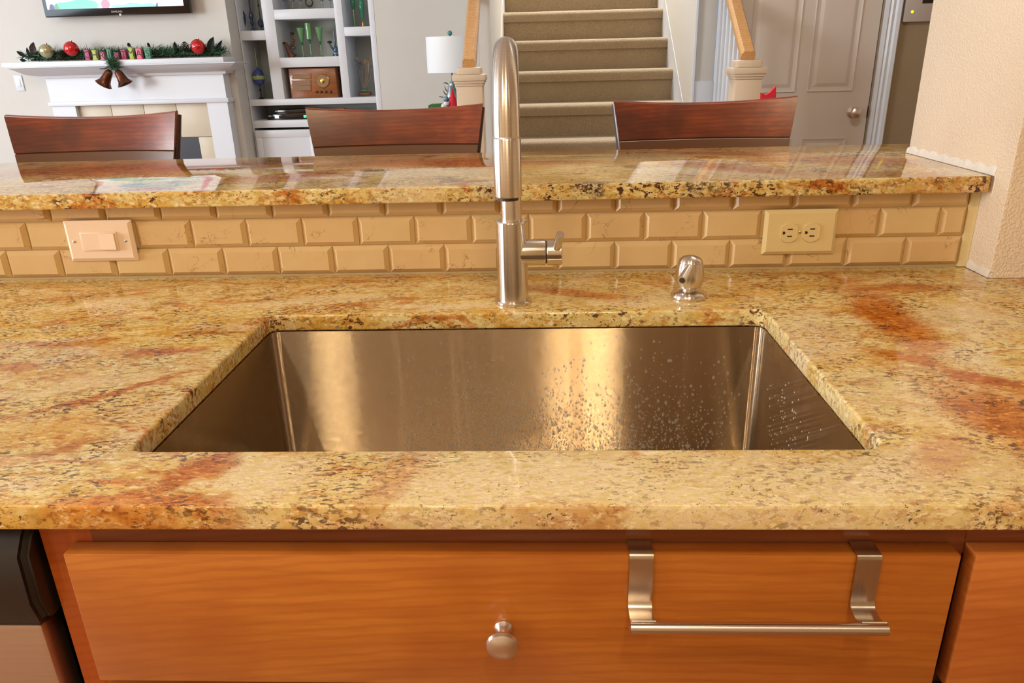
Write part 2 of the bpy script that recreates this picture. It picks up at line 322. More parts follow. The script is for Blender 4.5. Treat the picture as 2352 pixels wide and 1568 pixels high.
MT = {
 'granite': granite('granite_counter', RUST, PALE, 0.0, 1.3), 'granite_bar': granite('granite_bar', BRUST, BPALE, 3.0, 1.5, 1.12),
 'maple': wood('maple', rgb(180, 105, 38), rgb(194, 119, 45), rgb(160, 82, 27), blotch=.6), 'maple_dark': wood('maple_stile', rgb(172, 82, 28), rgb(184, 94, 34), rgb(154, 68, 22), axis='z'),
 'maple_right': wood('maple_right', rgb(182, 104, 46), rgb(196, 118, 52), rgb(160, 80, 34), blotch=.5),
 'maple_rail_shaded': wood('maple_rail_shaded', rgb(128, 70, 36), rgb(140, 78, 40), rgb(110, 58, 28)),  # rail maple with the overhang's shadow darkened into its colour
 'maple_shade': plain('maple_shadow', rgb(60, 26, 14), .8),  # maple darkened to the shade inside the cabinet gaps
 'cherry': wood('cherry', rgb(128, 48, 18), rgb(156, 66, 24), rgb(72, 24, 13), rough=.25, coat=.6, blotch=.8),
 'cherry_dark': plain('cherry_dark', rgb(62, 36, 26), .35, coat=.3), 'cherry_rail': plain('cherry_rail', rgb(104, 64, 40), .3, coat=.4),
 'oak': wood('oak_rail', rgb(206, 156, 98), rgb(218, 170, 112), rgb(186, 130, 76), axis='z', rough=.35),
 'sink': steel('sink_steel', (.50, .43, .34), .40, 1.0, (0, 0, 1), (.5, .5, 60), stain=.35), 'steel_v': steel('faucet_nickel', (.76, .70, .64), .24, .9, (0, 0, 1), (2, 2, 200)),
 'steel_x': steel('handle_nickel', (.76, .68, .58), .26, .8, (1, 0, 0), (200, 3, 3)), 'rod': steel('rod_nickel', (.66, .58, .54), .26, .6, (1, 0, 0), (3, 200, 200)),
 'strap': steel('strap_steel', (.58, .50, .44), .25, .7, (0, 0, 1), (200, 3, 3)), 'nickel': steel('satin_nickel', (.78, .72, .68), .3, 0, None),
 'nickel_dark': plain('nickel_groove', (.04, .035, .03, 1), .5), 'dw_steel': steel('dishwasher_steel', (.62, .48, .42), .42, .5, (0, 0, 1)),
 'black': plain('black_plastic', rgb(36, 30, 28), .34), 'black_gloss': plain('black_gloss', rgb(14, 14, 18), .12), 'rubber': plain('dark_gap', (.01, .009, .008, 1), .8),
 'white': plain('white_paint', rgb(212, 217, 224), .38, vary=.02), 'white_warm': plain('white_trim', rgb(226, 222, 216), .4, vary=.02), 'newel': plain('newel_paint', rgb(208, 188, 162), .4, vary=.02),
 'wall': plain('living_wall_paint', rgb(206, 203, 196), .75, vary=.03, bump=.12, bscale=90), 'wall_tan_shaded': plain('hall_wall_shaded', rgb(150, 132, 104), .75, vary=.04, bump=.12, bscale=90),  # hall wall: tan tone with its shade darkened into the colour
 'ceiling': plain('ceiling_paint', rgb(236, 232, 224), .8), 'kitchen_wall': plain('kitchen_wall_paint', rgb(222, 196, 156), .75, bump=.2, bscale=120),
 'door': plain('door_paint', rgb(206, 196, 186), .4, vary=.02), 'plate': plain('almond_plate', rgb(240, 214, 190), .32, vary=.01), 'ivory': plain('ivory_plate', rgb(226, 204, 150), .34, vary=.01),
 'slot': plain('slot_black', (.012, .01, .008, 1), .5), 'screw': steel('screw', (.7, .62, .5), .3, 0, None),
 'grout': plain('grout', rgb(206, 180, 132), .9, vary=.1, bump=.8, bscale=900), 'caulk': plain('caulk', rgb(230, 222, 210), .6, vary=.08, bump=.8, bscale=150),
 'caulk_sand': plain('sand_caulk', rgb(222, 200, 150), .8, vary=.08, bump=.8, bscale=200),
 'floor': wood('floor_oak', rgb(150, 100, 58), rgb(166, 112, 66), rgb(120, 76, 42), rough=.35),
 'hearth': plain('hearth_tile', rgb(206, 194, 172), .45, vary=.08, scale=7), 'firebox': plain('firebox_black', rgb(26, 32, 48), .4),
 'shelf_back': plain('shelf_back_paint', rgb(176, 180, 172), .6, vary=.03), 'shade': None, 'teal': plain('teal_glaze', rgb(84, 140, 134), .15),
 'navy': plain('navy_glass', rgb(34, 42, 74), .12, coat=.6), 'blue': plain('blue_glass', rgb(52, 72, 140), .12, coat=.6), 'lime': plain('lime_band', rgb(160, 180, 110), .3),
 'bronze': plain('bronze_stem', rgb(62, 52, 40), .35, metal=.6), 'brass': plain('brass', rgb(196, 150, 76), .25, metal=1), 'copper': plain('copper_bell', rgb(112, 66, 44), .25, metal=.85, vary=.2),
 'walnut': wood('radio_walnut', rgb(136, 80, 44), rgb(158, 94, 50), rgb(100, 56, 32), rough=.25), 'cloth': plain('speaker_cloth', rgb(150, 122, 96), .9, bump=.6, bscale=900),
 'pine': plain('pine_needle', rgb(66, 112, 74), .6, vary=.4, scale=60), 'leaf': plain('holly_leaf', rgb(28, 56, 42), .4, vary=.3, scale=40), 'leafbrown': plain('brown_leaf', rgb(74, 54, 44), .4, vary=.2),
 'red': plain('red_bauble', rgb(206, 30, 34), .1, metal=.45, coat=.6), 'gold': plain('gold_bauble', rgb(178, 172, 130), .15, metal=.5, coat=.5), 'cone': plain('pine_cone', rgb(84, 48, 46), .7, vary=.3),
 'pink': plain('pink_block', rgb(226, 104, 124), .5, vary=.08), 'magenta': plain('magenta_block', rgb(170, 62, 96), .5, vary=.1), 'limeb': plain('lime_block', rgb(170, 186, 62), .5, vary=.08), 'greenb': plain('green_block', rgb(72, 140, 102), .5, vary=.12),
 'ink': plain('block_ink', rgb(40, 36, 44), .6), 'redcloth': plain('red_felt', rgb(206, 30, 46), .8, bump=.3), 'whitecloth': plain('white_felt', rgb(240, 240, 240), .9, bump=.3),
 'silver': plain('silver_tinsel', rgb(168, 184, 190), .25, metal=.6, vary=.3, scale=80), 'tree_blue': plain('blue_glass_ball', rgb(120, 164, 184), .15, coat=.5), 'greenbox': plain('green_tin', rgb(54, 120, 62), .35, vary=.25, scale=60),
 'orangebox': plain('orange_box', rgb(204, 128, 78), .6), 'cream': plain('cream_box', rgb(226, 206, 150), .6), 'rose': plain('rose_box', rgb(176, 120, 104), .6),
 'panelgrey': plain('panel_grey', rgb(178, 168, 160), .45, vary=.02), 'teal_dark': plain('dark_green_ceramic', rgb(58, 82, 76), .2, coat=.4), 'rustwood': plain('rust_wood', rgb(122, 74, 44), .5, vary=.35, scale=50),
 'bluecer': plain('blue_ceramic', rgb(54, 88, 120), .15, coat=.6, vary=.4, scale=40), 'greencer': plain('green_ceramic', rgb(80, 140, 104), .15, coat=.5),
}
k = M('lamp_shade'); k.set(Base_Color=rgb(232, 238, 242), Roughness=.8, Transmission_Weight=0.); k.bump(k.noise(k.map(k.obj(), sc=(1, 1, .02)), 700, 2), .2, .0005); MT['shade'] = k.m
def glass(name, col, ior=1.45, rough=.02, tr=.9):
    k = M(name); nz = k.noise(k.obj(), 30, 2)
    k.set(Base_Color=k.mix(nz, tuple(c*.9 for c in col[:3]), col[:3]), Transmission_Weight=tr, Roughness=rough, IOR=ior); return k.m
MT['water'] = glass('water', (.97, .97, .97), 1.33, 0., 1.)
MT['gglass'] = glass('green_glass', rgb(150, 206, 150), tr=.6); MT['eglass'] = glass('emerald_glass', rgb(58, 140, 106), tr=.35); MT['cglass'] = glass('smoke_glass', rgb(170, 165, 175), tr=.7); MT['aglass'] = glass('amber_glass', rgb(205, 170, 120), tr=.7)
def emit(name, col, st):
    k = M(name); k.set(Base_Color=(0, 0, 0, 1), Emission_Color=col, Emission_Strength=st); return k.m
MT['led_green'] = emit('led_green', rgb(70, 230, 160), 1.6); MT['led_white'] = emit('led_white', (1, 1, 1, 1), 1.5); MT['led_yellow'] = emit('led_yellow', rgb(230, 235, 40), 1.4)
k = M('sink_brushed'); v = k.obj(); geo = k.n('ShaderNodeNewGeometry')
z = k.n('ShaderNodeSeparateXYZ', Vector=v).outputs[2]
def wn(off): return k.n('ShaderNodeTexWhiteNoise', {'noise_dimensions': '1D'}, W=k.math('MULTIPLY_ADD', z, 90000.0, off)).outputs['Value']
g = k.math('SUBTRACT', k.math('ADD', wn(0.), wn(71.3)), 1.0)
nv = k.n('ShaderNodeCombineXYZ', Z=k.math('MULTIPLY', g, .95)).outputs[0]
nv = k.n('ShaderNodeVectorMath', {'operation': 'ADD'}, i0=geo.outputs['Normal'], i1=nv).outputs[0]
nv = k.n('ShaderNodeVectorMath', {'operation': 'NORMALIZE'}, i0=nv).outputs[0]
st = k.noise(k.map(v, sc=(34, 34, 1.2)), 1, 4, .65)
bc = k.mix(k.math('MULTIPLY', k.ss(st, .5, .72), .6), (.50, .395, .28), (.66, .54, .40))
k.set(Base_Color=bc, Metallic=1., Roughness=.075, Normal=nv); MT['sink'] = k.m
# clear drops: see-through body, glints put in as a white diffuse rim
k = M('water_drop'); nt = k.t; out = nt.nodes['Material Output']
lw = k.n('ShaderNodeLayerWeight', Blend=.42).outputs['Facing']; tr = k.n('ShaderNodeBsdfTransparent', Color=(.9, .88, .86, 1)); g0 = k.n('ShaderNodeBsdfGlossy', Roughness=.04, Color=(1, 1, 1, 1)); df = k.n('ShaderNodeBsdfDiffuse', Color=(.95, .95, .95, 1)); gs = k.n('ShaderNodeMixShader', i0=.72, i1=g0.outputs[0], i2=df.outputs[0])
mx = k.n('ShaderNodeMixShader', i0=k.ss(lw, .2, .75, .22, .95), i1=tr.outputs[0], i2=gs.outputs[0]); nt.links.new(mx.outputs[0], out.inputs[0]); MT['water'] = k.m
# tumbled marble tile: colour shifts from tile to tile, hairline cracks
k = M('marble_tile'); v = k.obj(); rnd = k.n('ShaderNodeObjectInfo').outputs['Random']
off = k.n('ShaderNodeCombineXYZ', X=k.math('MULTIPLY', rnd, 37.), Y=k.math('MULTIPLY', rnd, 11.), Z=k.math('MULTIPLY', rnd, 5.)).outputs[0]
P = k.n('ShaderNodeVectorMath', {'operation': 'ADD'}, i0=v, i1=off).outputs[0]
c = k.mix(k.noise(P, 16, 4, .6), rgb(206, 174, 122), rgb(224, 196, 146))
c = k.mix(rnd, c, k.mix(.5, c, rgb(208, 166, 118)))
vn = k.math('ABSOLUTE', k.math('SUBTRACT', k.noise(P, 9, 5, .65, 1.2), .5))
crack = k.math('MULTIPLY', k.ss(vn, .008, .001), k.ss(k.noise(P, 14, 2), .50, .62))
c = k.mix(k.math('MULTIPLY', crack, .7), c, rgb(140, 98, 56))
k.set(Base_Color=c, Roughness=.3, Coat_Weight=.15).bump(k.math('SUBTRACT', k.noise(P, 120, 3), crack), .12, .0008); MT['tile'] = k.m
# stippled plaster of the column
def stipple(name, col, st, sc=190):
    k = M(name); v = k.obj(); nz = k.noise(v, sc, 3, .55)
    k.set(Base_Color=k.mix(k.noise(v, 6, 3), tuple(a*.93 for a in col[:3]), col[:3]), Roughness=.7).bump(k.ss(nz, .35, .65), st, .0012); return k.m
MT['plaster'] = stipple('column_plaster', rgb(232, 212, 186), .7, 230)
# carpet
k = M('stair_carpet'); v = k.obj()
k.set(Base_Color=k.mix(k.ss(k.noise(v, 260, 4, .8), .3, .7), rgb(140, 116, 84), k.mix(k.noise(v, 7, 4, .6), rgb(186, 162, 126), rgb(210, 186, 148))), Roughness=.95, Sheen_Weight=.35)
k.bump(k.noise(v, 120, 4, .75), 1., .010); MT['carpet'] = k.m
# television picture
k = M('tv_picture'); v = k.obj(); wv = k.n('ShaderNodeVectorMath', {'operation': 'MULTIPLY_ADD'}, i0=k.noise(v, 5, 2, out='Color'), i1=(.1, .1, .1), i2=v).outputs[0]
V2 = k.map(wv, rot=(math.radians(-90), 0, 0))
c = (.9, .95, 1., 1)
for cc, rx, ry, a, colr in (((-.22, .10), .15, .045, 0, rgb(90, 200, 180)), ((.18, .09), .17, .03, 0, rgb(140, 230, 225)), ((-.37, .08), .018, .05, 0, rgb(60, 40, 120)), ((-.34, .08), .014, .05, 0, rgb(70, 160, 90)), ((-.02, .10), .03, .03, 30, rgb(220, 120, 150)),
                         ((.34, .09), .008, .03, 0, rgb(30, 90, 110)), ((-.1, .25), .2, .10, 10, rgb(90, 190, 170)), ((.22, .24), .16, .09, 0, rgb(150, 220, 235)), ((.05, .42), .3, .05, 0, rgb(170, 225, 240)), ((.4, .35), .03, .2, 0, rgb(220, 150, 200)), ((-.4, .3), .03, .12, 0, rgb(220, 140, 190)), ((.0, .50), .2, .012, 4, rgb(200, 90, 190))):
    c = k.mix(k.ell(V2, cc, rx, ry, a, .12), c, colr)
k.set(Base_Color=(0.01, .01, .01, 1), Emission_Color=c, Emission_Strength=1.15, Roughness=.3); MT['tv'] = k.m

# ============================================================ the setting
CT = .914; TH = .0266
# hole in the floor not needed: one slab of floor for kitchen and living room
struct('floor', bx(-5.5, 3.4, -3.6, 6.6, -.1, 0), MT['floor'], origin=(0, 0, 0))
struct('ceiling', bx(-5.5, 3.4, -3.6, 3.0, 2.75, 2.85), MT['ceiling'])
struct('trim_1', bx(-5.5, -.31, 3.0, 4.45, 2.75, 2.85), MT['ceiling'])
struct('wall_back', bx(-5.5, 3.4, -3.75, -3.6, 0, 2.85), MT['kitchen_wall'])
struct('wall_right', bx(3.4, 3.5, -3.6, 3.0, 0, 2.85), MT['kitchen_wall'])
def wall_left():
    b = nb()
    box(b, -5.6, -5.5, -3.6, -2.4, 0, 2.85); box(b, -5.6, -5.5, -.4, .3, 0, 2.85); box(b, -5.6, -5.5, -2.4, -.4, 0, .9); box(b, -5.6, -5.5, -2.4, -.4, 2.3, 2.85); box(b, -5.6, -5.5, 2.9, 4.0, 0, 2.85)
    box(b, -5.6, -5.5, .3, 2.9, 0, .8); box(b, -5.6, -5.5, .3, 2.9, 2.5, 2.85); return b
struct('wall_left', wall_left(), MT['wall'])
w = struct('window_1', bx(-5.58, -5.54, .3, .37, .8, 2.5), MT['white'])
for a in ((2.83, 2.9, .8, 2.5), (.37, 2.83, .8, .87), (.37, 2.83, 2.43, 2.5), (1.57, 1.63, .87, 2.43)):
    obj('window_frame', bx(-5.58, -5.54, *a), MT['white'], parent=w)
BX0 = at(542, 0, Y=4.06).x-.012; BX1 = at(872, 200, Y=4.06).x+.004
w = struct('window_2', bx(-5.58, -5.54, -2.4, -2.33, .9, 2.3), MT['white'])
for a in ((-.47, -.4, .9, 2.3), (-2.33, -.47, .9, .97), (-2.33, -.47, 2.23, 2.3), (-1.43, -1.37, .97, 2.23)):
    obj('window_frame', bx(-5.58, -5.54, *a), MT['white'], parent=w)
struct('wall_fireplace', bx(-5.5, BX0-.002, 3.9, 4.4, 0, 2.85), MT['wall'])
struct('wall_living', bx(BX1+.002, -.31, 4.06, 4.16, 0, 2.85), MT['wall'])
struct('wall_recess', bx(BX0, BX1, 4.401, 4.45, 0, 2.85), MT['wall'])
struct('wall_stair_left', bx(-.31, -.195, 3.02, 6.5, 0, 4), MT['wall'])
struct('wall_stair_right', bx(.955, 1.07, 3.25, 6.5, 0, 4), MT['wall'])
struct('wall_stair_end', bx(-.4, 1.2, 6.5, 6.6, 0, 4), MT['wall'])
struct('wall_header_blocker', bx(-.31, 1.07, 3.02, 3.1, 2.35, 4), MT['wall'])  # unseen header, brought low to keep the stairwell lamp off the counter
def dwall():
    b = nb(); box(b, 1.83, 3.4, 2.9, 3.02, 0, 2.75); box(b, 1.07, 1.83, 2.9, 3.02, 2.08, 2.75); return b
struct('wall_hall', dwall(), MT['wall_tan_shaded'])  # shade of the dim hall is in this wall's colour
struct('wall_column', bx(.838, 1.75, -.07, .29, 0, 2.75, bev=.004), MT['plaster'])
# bar knee wall with its marble tiles
def pony():
    return bx(-1.75, .836, .0085, .125, 0, 1.0796-.0277)
bw = struct('wall_bar', pony(), MT['grout'])
obj('wall_skin', bx(-1.75, .836, .125, .135, 0, 1.05), MT['wall'], parent=bw)
def tile_mesh(wd, h, bl=1, br=1, bb=1, bt=1, bv=.0078):
    b = nb(); g = .0007
    x0, x1, z0, z1 = g, wd-g, g, h-g
    o = [(x0, z0), (x1, z0), (x1, z1), (x0, z1)]
    i = [(x0+bv*bl, z0+bv*bb), (x1-bv*br, z0+bv*bb), (x1-bv*br, z1-bv*bt), (x0+bv*bl, z1-bv*bt)]
    A = [b.verts.new((x, 0.0085, z)) for x, z in o]; B = [b.verts.new((x, .0074, z)) for x, z in o]; D = [b.verts.new((x, 0, z)) for x, z in i]
    for p, q in ((A, B), (B, D)):
        for n in range(4): b.faces.new((p[n], p[(n+1) % 4], q[(n+1) % 4], q[n]))
    b.faces.new(D); b.faces.new(A[::-1]); bmesh.ops.recalc_face_normals(b, faces=b.faces)
    me = bpy.data.meshes.new('tile'); b.to_mesh(me); b.free(); me.materials.append(MT['tile']); return me
PX, PZ, XR = .1036, .0528, .8225
Z0 = CT+.003; meshes = {}
for row in range(3):
    z = Z0+row*PZ; h = PZ if row < 2 else 1.0796-.0277-z
    off = .5 if row == 1 else 0
    for n in range(-6, 18):
        xa = (n-9+off)*PX; xb = min(xa+PX, XR)
        if xb-xa < .02: continue
        key = (round(xb-xa, 4), row == 2)
        if key not in meshes: meshes[key] = tile_mesh(xb-xa, h, bt=0 if row == 2 else 1)
        t = bpy.data.objects.new('tile', meshes[key]); C.objects.link(t); t.parent = bw
        t.location = Vector((xa, random.uniform(-.0004, .0004), z))-wloc(bw)
# ============================================================ stone slabs
HX0, HX1, HY0, HY1 = -.3561, .4158, -.6559, -.2249
YF = -.7573
counter = slab('granite_countertop', [(-1.7, YF), (1.7, YF), (1.7, -.072), (.836, -.072), (.836, .0065), (-1.7, .0065)],
               [rrect(HX0, HX1, HY0, HY1, .018, rev=True)], CT-TH/2, TH, .0035, MT['granite'], CT)
setp(counter, 'long polished cream and rust granite countertop with a cutout for the sink', 'countertop')
BT, BTH = 1.0796, .0277
bar = slab('granite_bar_top', [(-1.9, -.03)] + [(.826+.008*math.sin(t), -.022-.008*math.cos(t)) for t in (0, .5, 1.05, 1.57)] + [(.834, .294), (1.3, .294), (1.3, .452), (-1.9, .452)],
           [], BT-BTH/2, BTH, .003, MT['granite_bar'], BT)
setp(bar, 'raised granite bar top running above the tiled backsplash in front of the stools', 'countertop')
# caulk strips along the column
def ragged(bm, a, b, w, h, n=70, nrm=(-1, 0, 0)):
    a, b = Vector(a), Vector(b); nr = Vector(nrm); prev = None
    for i in range(n+1):
        p = a.lerp(b, i/n); hh = h*(.92+.16*math.sin(i*.7)+random.uniform(-.08, .08)); ww = w*random.uniform(.6, 1.1)
        ring = [bm.verts.new(p), bm.verts.new(p+nr*ww), bm.verts.new(p+nr*ww*.7+Vector((0, 0, hh*.75))), bm.verts.new(p+Vector((0, 0, hh)))]
        if prev:
            for q in range(4): bm.faces.new((prev[q], prev[(q+1) % 4], ring[(q+1) % 4], ring[q]))
        else: bm.faces.new(ring)
        prev = ring
    bm.faces.new(prev[::-1]); bmesh.ops.recalc_face_normals(bm, faces=bm.faces); return bm
struct('trim_2', ragged(nb(), (.838, -.03, BT+.0005), (.838, .29, BT+.0005), .004, .014), MT['caulk'])
struct('trim_3', ragged(nb(), (.838, -.07, CT+.0005), (.838, .0, CT+.0005), .004, .013, 12), MT['caulk'])
struct('trim_4', ragged(nb(), (.838, -.0705, CT+.0005), (1.7, -.0705, CT+.0005), .003, .009, 50, (0, -1, 0)), MT['plaster'])
b = nb(); prism(b, [(.8226, .0086), (.8226, .004), (.8255, .0025), (.831, .003), (.8375, .001), (.8378, .0086)], 'z', CT+.0006, 1.0516); struct('trim_5', b, MT['caulk_sand'])
b = nb(); tube(b, [(.8375, -.031, 1.045), (.8378, -.032, 1.065), (.8376, -.031, 1.081)], [.0015, .002, .0018], 6); struct('trim_6', b, MT['caulk'])
# ============================================================ sink
sk = thing('kitchen_sink', (.03, -.44, CT-TH-.252), 'deep brushed stainless steel undermount sink set in the granite countertop', 'sink')
def basin():
    b = nb(); zt = CT-TH-.0008; zb = zt-.25; rings = []
    e = .004
    lv = [(-.016, zt, .02), (0, zt, .013)] + [(0, zt-.002, .013), (0, zb+.02, .013)] + [(.02*(1-math.cos(t)), zb+.02-.02*math.sin(t), .013) for t in (.4, .8, 1.2, 1.57)]
    for ins, z, r in lv:
        rings.append([b.verts.new((x, y, z)) for x, y in rrect(HX0+e*0+ins, HX1-ins, HY0+ins, HY1-ins, max(.013, r), 6)])
    for p, q in zip(rings, rings[1:]):
        n = len(p)
        for i in range(n): b.faces.new((p[i], p[(i+1) % n], q[(i+1) % n], q[i]))
    b.faces.new(rings[-1])
    bmesh.ops.recalc_face_normals(b, faces=b.faces)
    for f in b.faces: f.normal_flip()   # the visible side is the inside
    r = bmesh.ops.solidify(b, geom=b.faces[:], thickness=-.0012)
    return b
obj('basin', basin(), MT['sink'], parent=sk, ang=30)
b = nb(); lathe(b, [(.057, 0), (.057, .002), (.046, .003), (.042, -.001), (0, -.001)], (.03, -.44, CT-TH-.2490)); obj('drain', b, MT['nickel'], parent=sk)
# water drops
b = nb(); rd = random.Random(3)
def drop(p, nrm, r):
    u, w = frame_of(nrm); n = Vector(nrm); rings = []; asp = rd.uniform(1, 1.6)
    for rr, h in ((1, 0), (.8, .38), (.35, .58)):
        rings.append([b.verts.new(p + (Vector((0, 0, 1))*math.cos(a)*rr*r*asp + n.cross(Vector((0, 0, 1)))*math.sin(a)*rr*r) + n*h*r) for a in [2*math.pi*q/6 for q in range(6)]])
    for x, y in zip(rings, rings[1:]):
        for i in range(6): b.faces.new((x[i], x[(i+1) % 6], y[(i+1) % 6], y[i]))
    b.faces.new(rings[-1])
    b.faces.new(rings[0][::-1])
cnt = 0
while cnt < 2200:
    x = rd.gauss(.12, .12) if rd.random() < .62 else rd.uniform(-.16, .37); f = rd.random()**.5
    z = CT-TH-.005-f*.215
    if x > .39 or x < -.3 or rd.random() > .25+.75*f: continue
    drop(Vector((x, HY1-.0001, z)), (0, -1, 0), rd.choice((.0007, .0008, .0009, .0011, .0014, .0019))*(.7+.5*rd.random())); cnt += 1
for i in range(110):
    y = rd.gauss(-.38, .05); z = CT-TH-.03-rd.random()**.7*.13
    if y > -.26: continue
    drop(Vector((HX1-.0001, y, z)), (-1, 0, 0), rd.uniform(.0006, .0012))
bmesh.ops.recalc_face_normals(b, faces=b.faces)
setp(obj('water_droplets', b, MT['water']), 'small clear water droplets beaded on the steel walls of the sink', 'water', kind='stuff')
# ============================================================ faucet
FB = at(1180, 690, Z=CT); FB = Vector((FB.x, -.172, CT)); FX = FB.x
fc = thing('kitchen_faucet', FB, 'tall brushed nickel gooseneck faucet standing behind the sink', 'faucet')
ztop = at(1180, 512, Y=FB.y-.02).z
b = nb(); lathe(b, [(.0295, 0), (.0300, .001), (.0300, .005), (.0285, .0065), (.024, .0068)], FB, n=40); obj('base_flange', b, MT['steel_v'], parent=fc)
b = nb(); lathe(b, [(.0246, .006), (.0246, ztop-CT-.0015), (.0235, ztop-CT), (.0165, ztop-CT)], FB, n=48); obj('body', b, MT['steel_v'], parent=fc)
YW = FB.y-.172; R_ = .086; ZW = at(1166, 457, Y=YW-.0165).z; ZT = at(1162, 84, Y=FB.y-.10).z
FXW = at(1166, 400, Y=YW).x; zc = ZT-.0155-R_
dx = FXW-FX
pts = [(FX, FB.y, ztop-.004), (FX, FB.y, zc)] + [(FX+dx*(1-math.cos(t))/2, FB.y-R_*(1-math.cos(t)), zc+R_*math.sin(t)) for t in [math.pi*q/24 for q in range(1, 25)]]
zj = at(1166, 318, Y=YW-.0165).z
pts += [(FXW, YW, zj+.001)]
b = nb(); tube(b, pts, [.0160]*(len(pts)-16)+[.0160+.0016*q/15 for q in range(16)], 32); obj('gooseneck', b, MT['steel_v'], parent=fc, ang=60)
b = nb(); lathe(b, [(.0160, 0), (.0178, .001), (.0182, .003), (.0182, zj-ZW-.0025), (.0174, zj-ZW-.001)], (FXW, YW, ZW), n=40); obj('spray_head', b, MT['steel_v'], parent=fc)
b = nb(); lathe(b, [(.0135, -.004), (.0135, .002)], (FXW, YW, ZW), n=24); obj('nozzle', b, MT['nickel_dark'], parent=fc)
zh = at(1250, 579, Y=FB.y).z; e1 = at(1253, 579, Y=FB.y).x; e2 = at(1293, 579, Y=FB.y).x
b = nb(); lathe(b, [(.0205, 0), (.0205, e1-FX-.0015), (.0195, e1-FX)], (FX, FB.y, zh), (1, 0, 0), 40); obj('valve_housing', b, MT['steel_x'], parent=fc)
b = nb(); lathe(b, [(.0178, 0), (.0178, .004)], (e1-.001, FB.y, zh), (1, 0, 0), 32); obj('groove_ring', b, MT['nickel_dark'], parent=fc)
hd = nb(); lathe(hd, [(.0192, 0), (.0203, .001), (.0203, e2-e1-.005), (.0192, e2-e1-.0035)], (e1+.002, FB.y, zh), (1, 0, 0), 40)
hc = obj('handle_cap', hd, MT['steel_x'], parent=fc)
lx = e2-.006
b = nb(); tube(b, [(lx-.004, FB.y-.012, zh+.008), (lx+.001, FB.y-.034, zh+.036)], .0066, 24); obj('lever', b, MT['steel_v'], parent=hc)
# ============================================================ soap dispenser
SB = at(1581, 682, Z=CT); SB.z = CT
sd = thing('soap_dispenser', SB, 'short brushed nickel soap dispenser with angled spout beside the faucet', 'soap dispenser')
b = nb(); lathe(b, [(.0282, 0), (.0290, .002), (.0288, .0055), (.0262, .009), (.0200, .0115), (.0140, .0125)], SB, n=40); obj('base_flange', b, MT['steel_v'], parent=sd)
b = nb(); lathe(b, [(.0115, .011), (.0115, .019)], SB, n=24); obj('neck', b, MT['nickel'], parent=sd)
b = nb(); lathe(b, [(.012, .0175), (.0185, .0185), (.0205, .022), (.0222, .032), (.0226, .041), (.0216, .050), (.0196, .0585)], SB, n=40); obj('barrel', b, MT['steel_v'], parent=sd)
b = nb(); lathe(b, [(.0192, .0585), (.0196, .0592), (.0180, .0635), (.0130, .0675), (.006, .0695), (0, .070)], SB, n=40); obj('cap', b, MT['steel_v'], parent=sd)
e_ = at(1567, 644, Y=SB.y-.044); a_ = at(1584, 614, Y=SB.y-.016)
b = nb(); tube(b, [a_, a_.lerp(e_, .5), e_], [.0066, .0072, .0074], 24); sp = obj('spout', b, MT['nickel'], parent=sd); d = (e_-a_).normalized()
b = nb(); lathe(b, [(.0048, 0), (.0048, .0006), (.003, .0006)], e_+d*.0001, d, 20); obj('spout_opening', b, MT['nickel_dark'], parent=sp)
# ============================================================ switch and outlet
def wallplate(name, px0, px1, py0, py1, mat, label, cat, Y=-.0015, t=.006):
    a, c_ = at(px0, (py0+py1)/2, Y=Y-t), at(px1, (py0+py1)/2, Y=Y-t); u, l = at((px0+px1)/2, py0, Y=Y-t), at((px0+px1)/2, py1, Y=Y-t)
    x0, x1, z0, z1 = a.x, c_.x, l.z, u.z
    th_ = thing(name, ((x0+x1)/2, Y, (z0+z1)/2), label, cat)
    b = nb(); bv = .006
    o = [(x0, z0), (x1, z0), (x1, z1), (x0, z1)]; i = [(x0+bv, z0+bv), (x1-bv, z0+bv), (x1-bv, z1-bv), (x0+bv, z1-bv)]
    A = [b.verts.new((x, Y+.001, z)) for x, z in o]; B = [b.verts.new((x, Y-.0018, z)) for x, z in o]; D = [b.verts.new((x, Y-t, z)) for x, z in i]
    for p, q in ((A, B), (B, D)):
        for n in range(4): b.faces.new((p[n], p[(n+1) % 4], q[(n+1) % 4], q[n]))
    b.faces.new(D); b.faces.new(A[::-1]); bmesh.ops.recalc_face_normals(b, faces=b.faces)
    obj('cover_plate', b, mat, parent=th_, smooth=False)
    return th_, (x0+x1)/2, (z0+z1)/2, Y-t
def screw(par, x, y, z, ang=0, r=.0026):
    b = nb(); lathe(b, [(r, 0), (r, .0006), (r*.6, .0012), (0, .0013)], (x, y, z), (0, -1, 0), 16); s = obj('screw', b, MT['screw'], parent=par)
    b = bx(x-r*.85, x+r*.85, y-.0015, y-.0009, z-.0003, z+.0003); bmesh.ops.rotate(b, verts=b.verts, cent=(x, y, z), matrix=Matrix.Rotation(ang, 3, 'Y')); obj('slot', b, MT['slot'], parent=s)
sw, sx, sz, sy = wallplate('light_switch', 152, 307, 507, 600, MT['plate'], 'almond rocker light switch plate mounted sideways on the left of the tiled backsplash', 'light switch')
obj('rocker_frame', bx(sx-.0345, sx+.0345, sy-.0020, sy+.001, sz-.0175, sz+.0175, bev=.0008), MT['plate'], parent=sw)
b = nb(); prism(b, [(sx-.0318, sy-.0015), (sx-.0318, sy-.0028), (sx, sy-.0036), (sx+.0315, sy-.0066), (sx+.0318, sy-.0015)], 'z', sz-.0148, sz+.0148); obj('rocker', b, MT['plate'], parent=sw, smooth=False)
screw(sw, sx-.0485, sy, sz, .9); screw(sw, sx+.0485, sy, sz, .2)
ou, ox, oz, oy = wallplate('power_outlet', 1755, 1922, 482, 584, MT['ivory'], 'ivory double power outlet plate mounted sideways on the right of the tiled backsplash', 'power outlet')
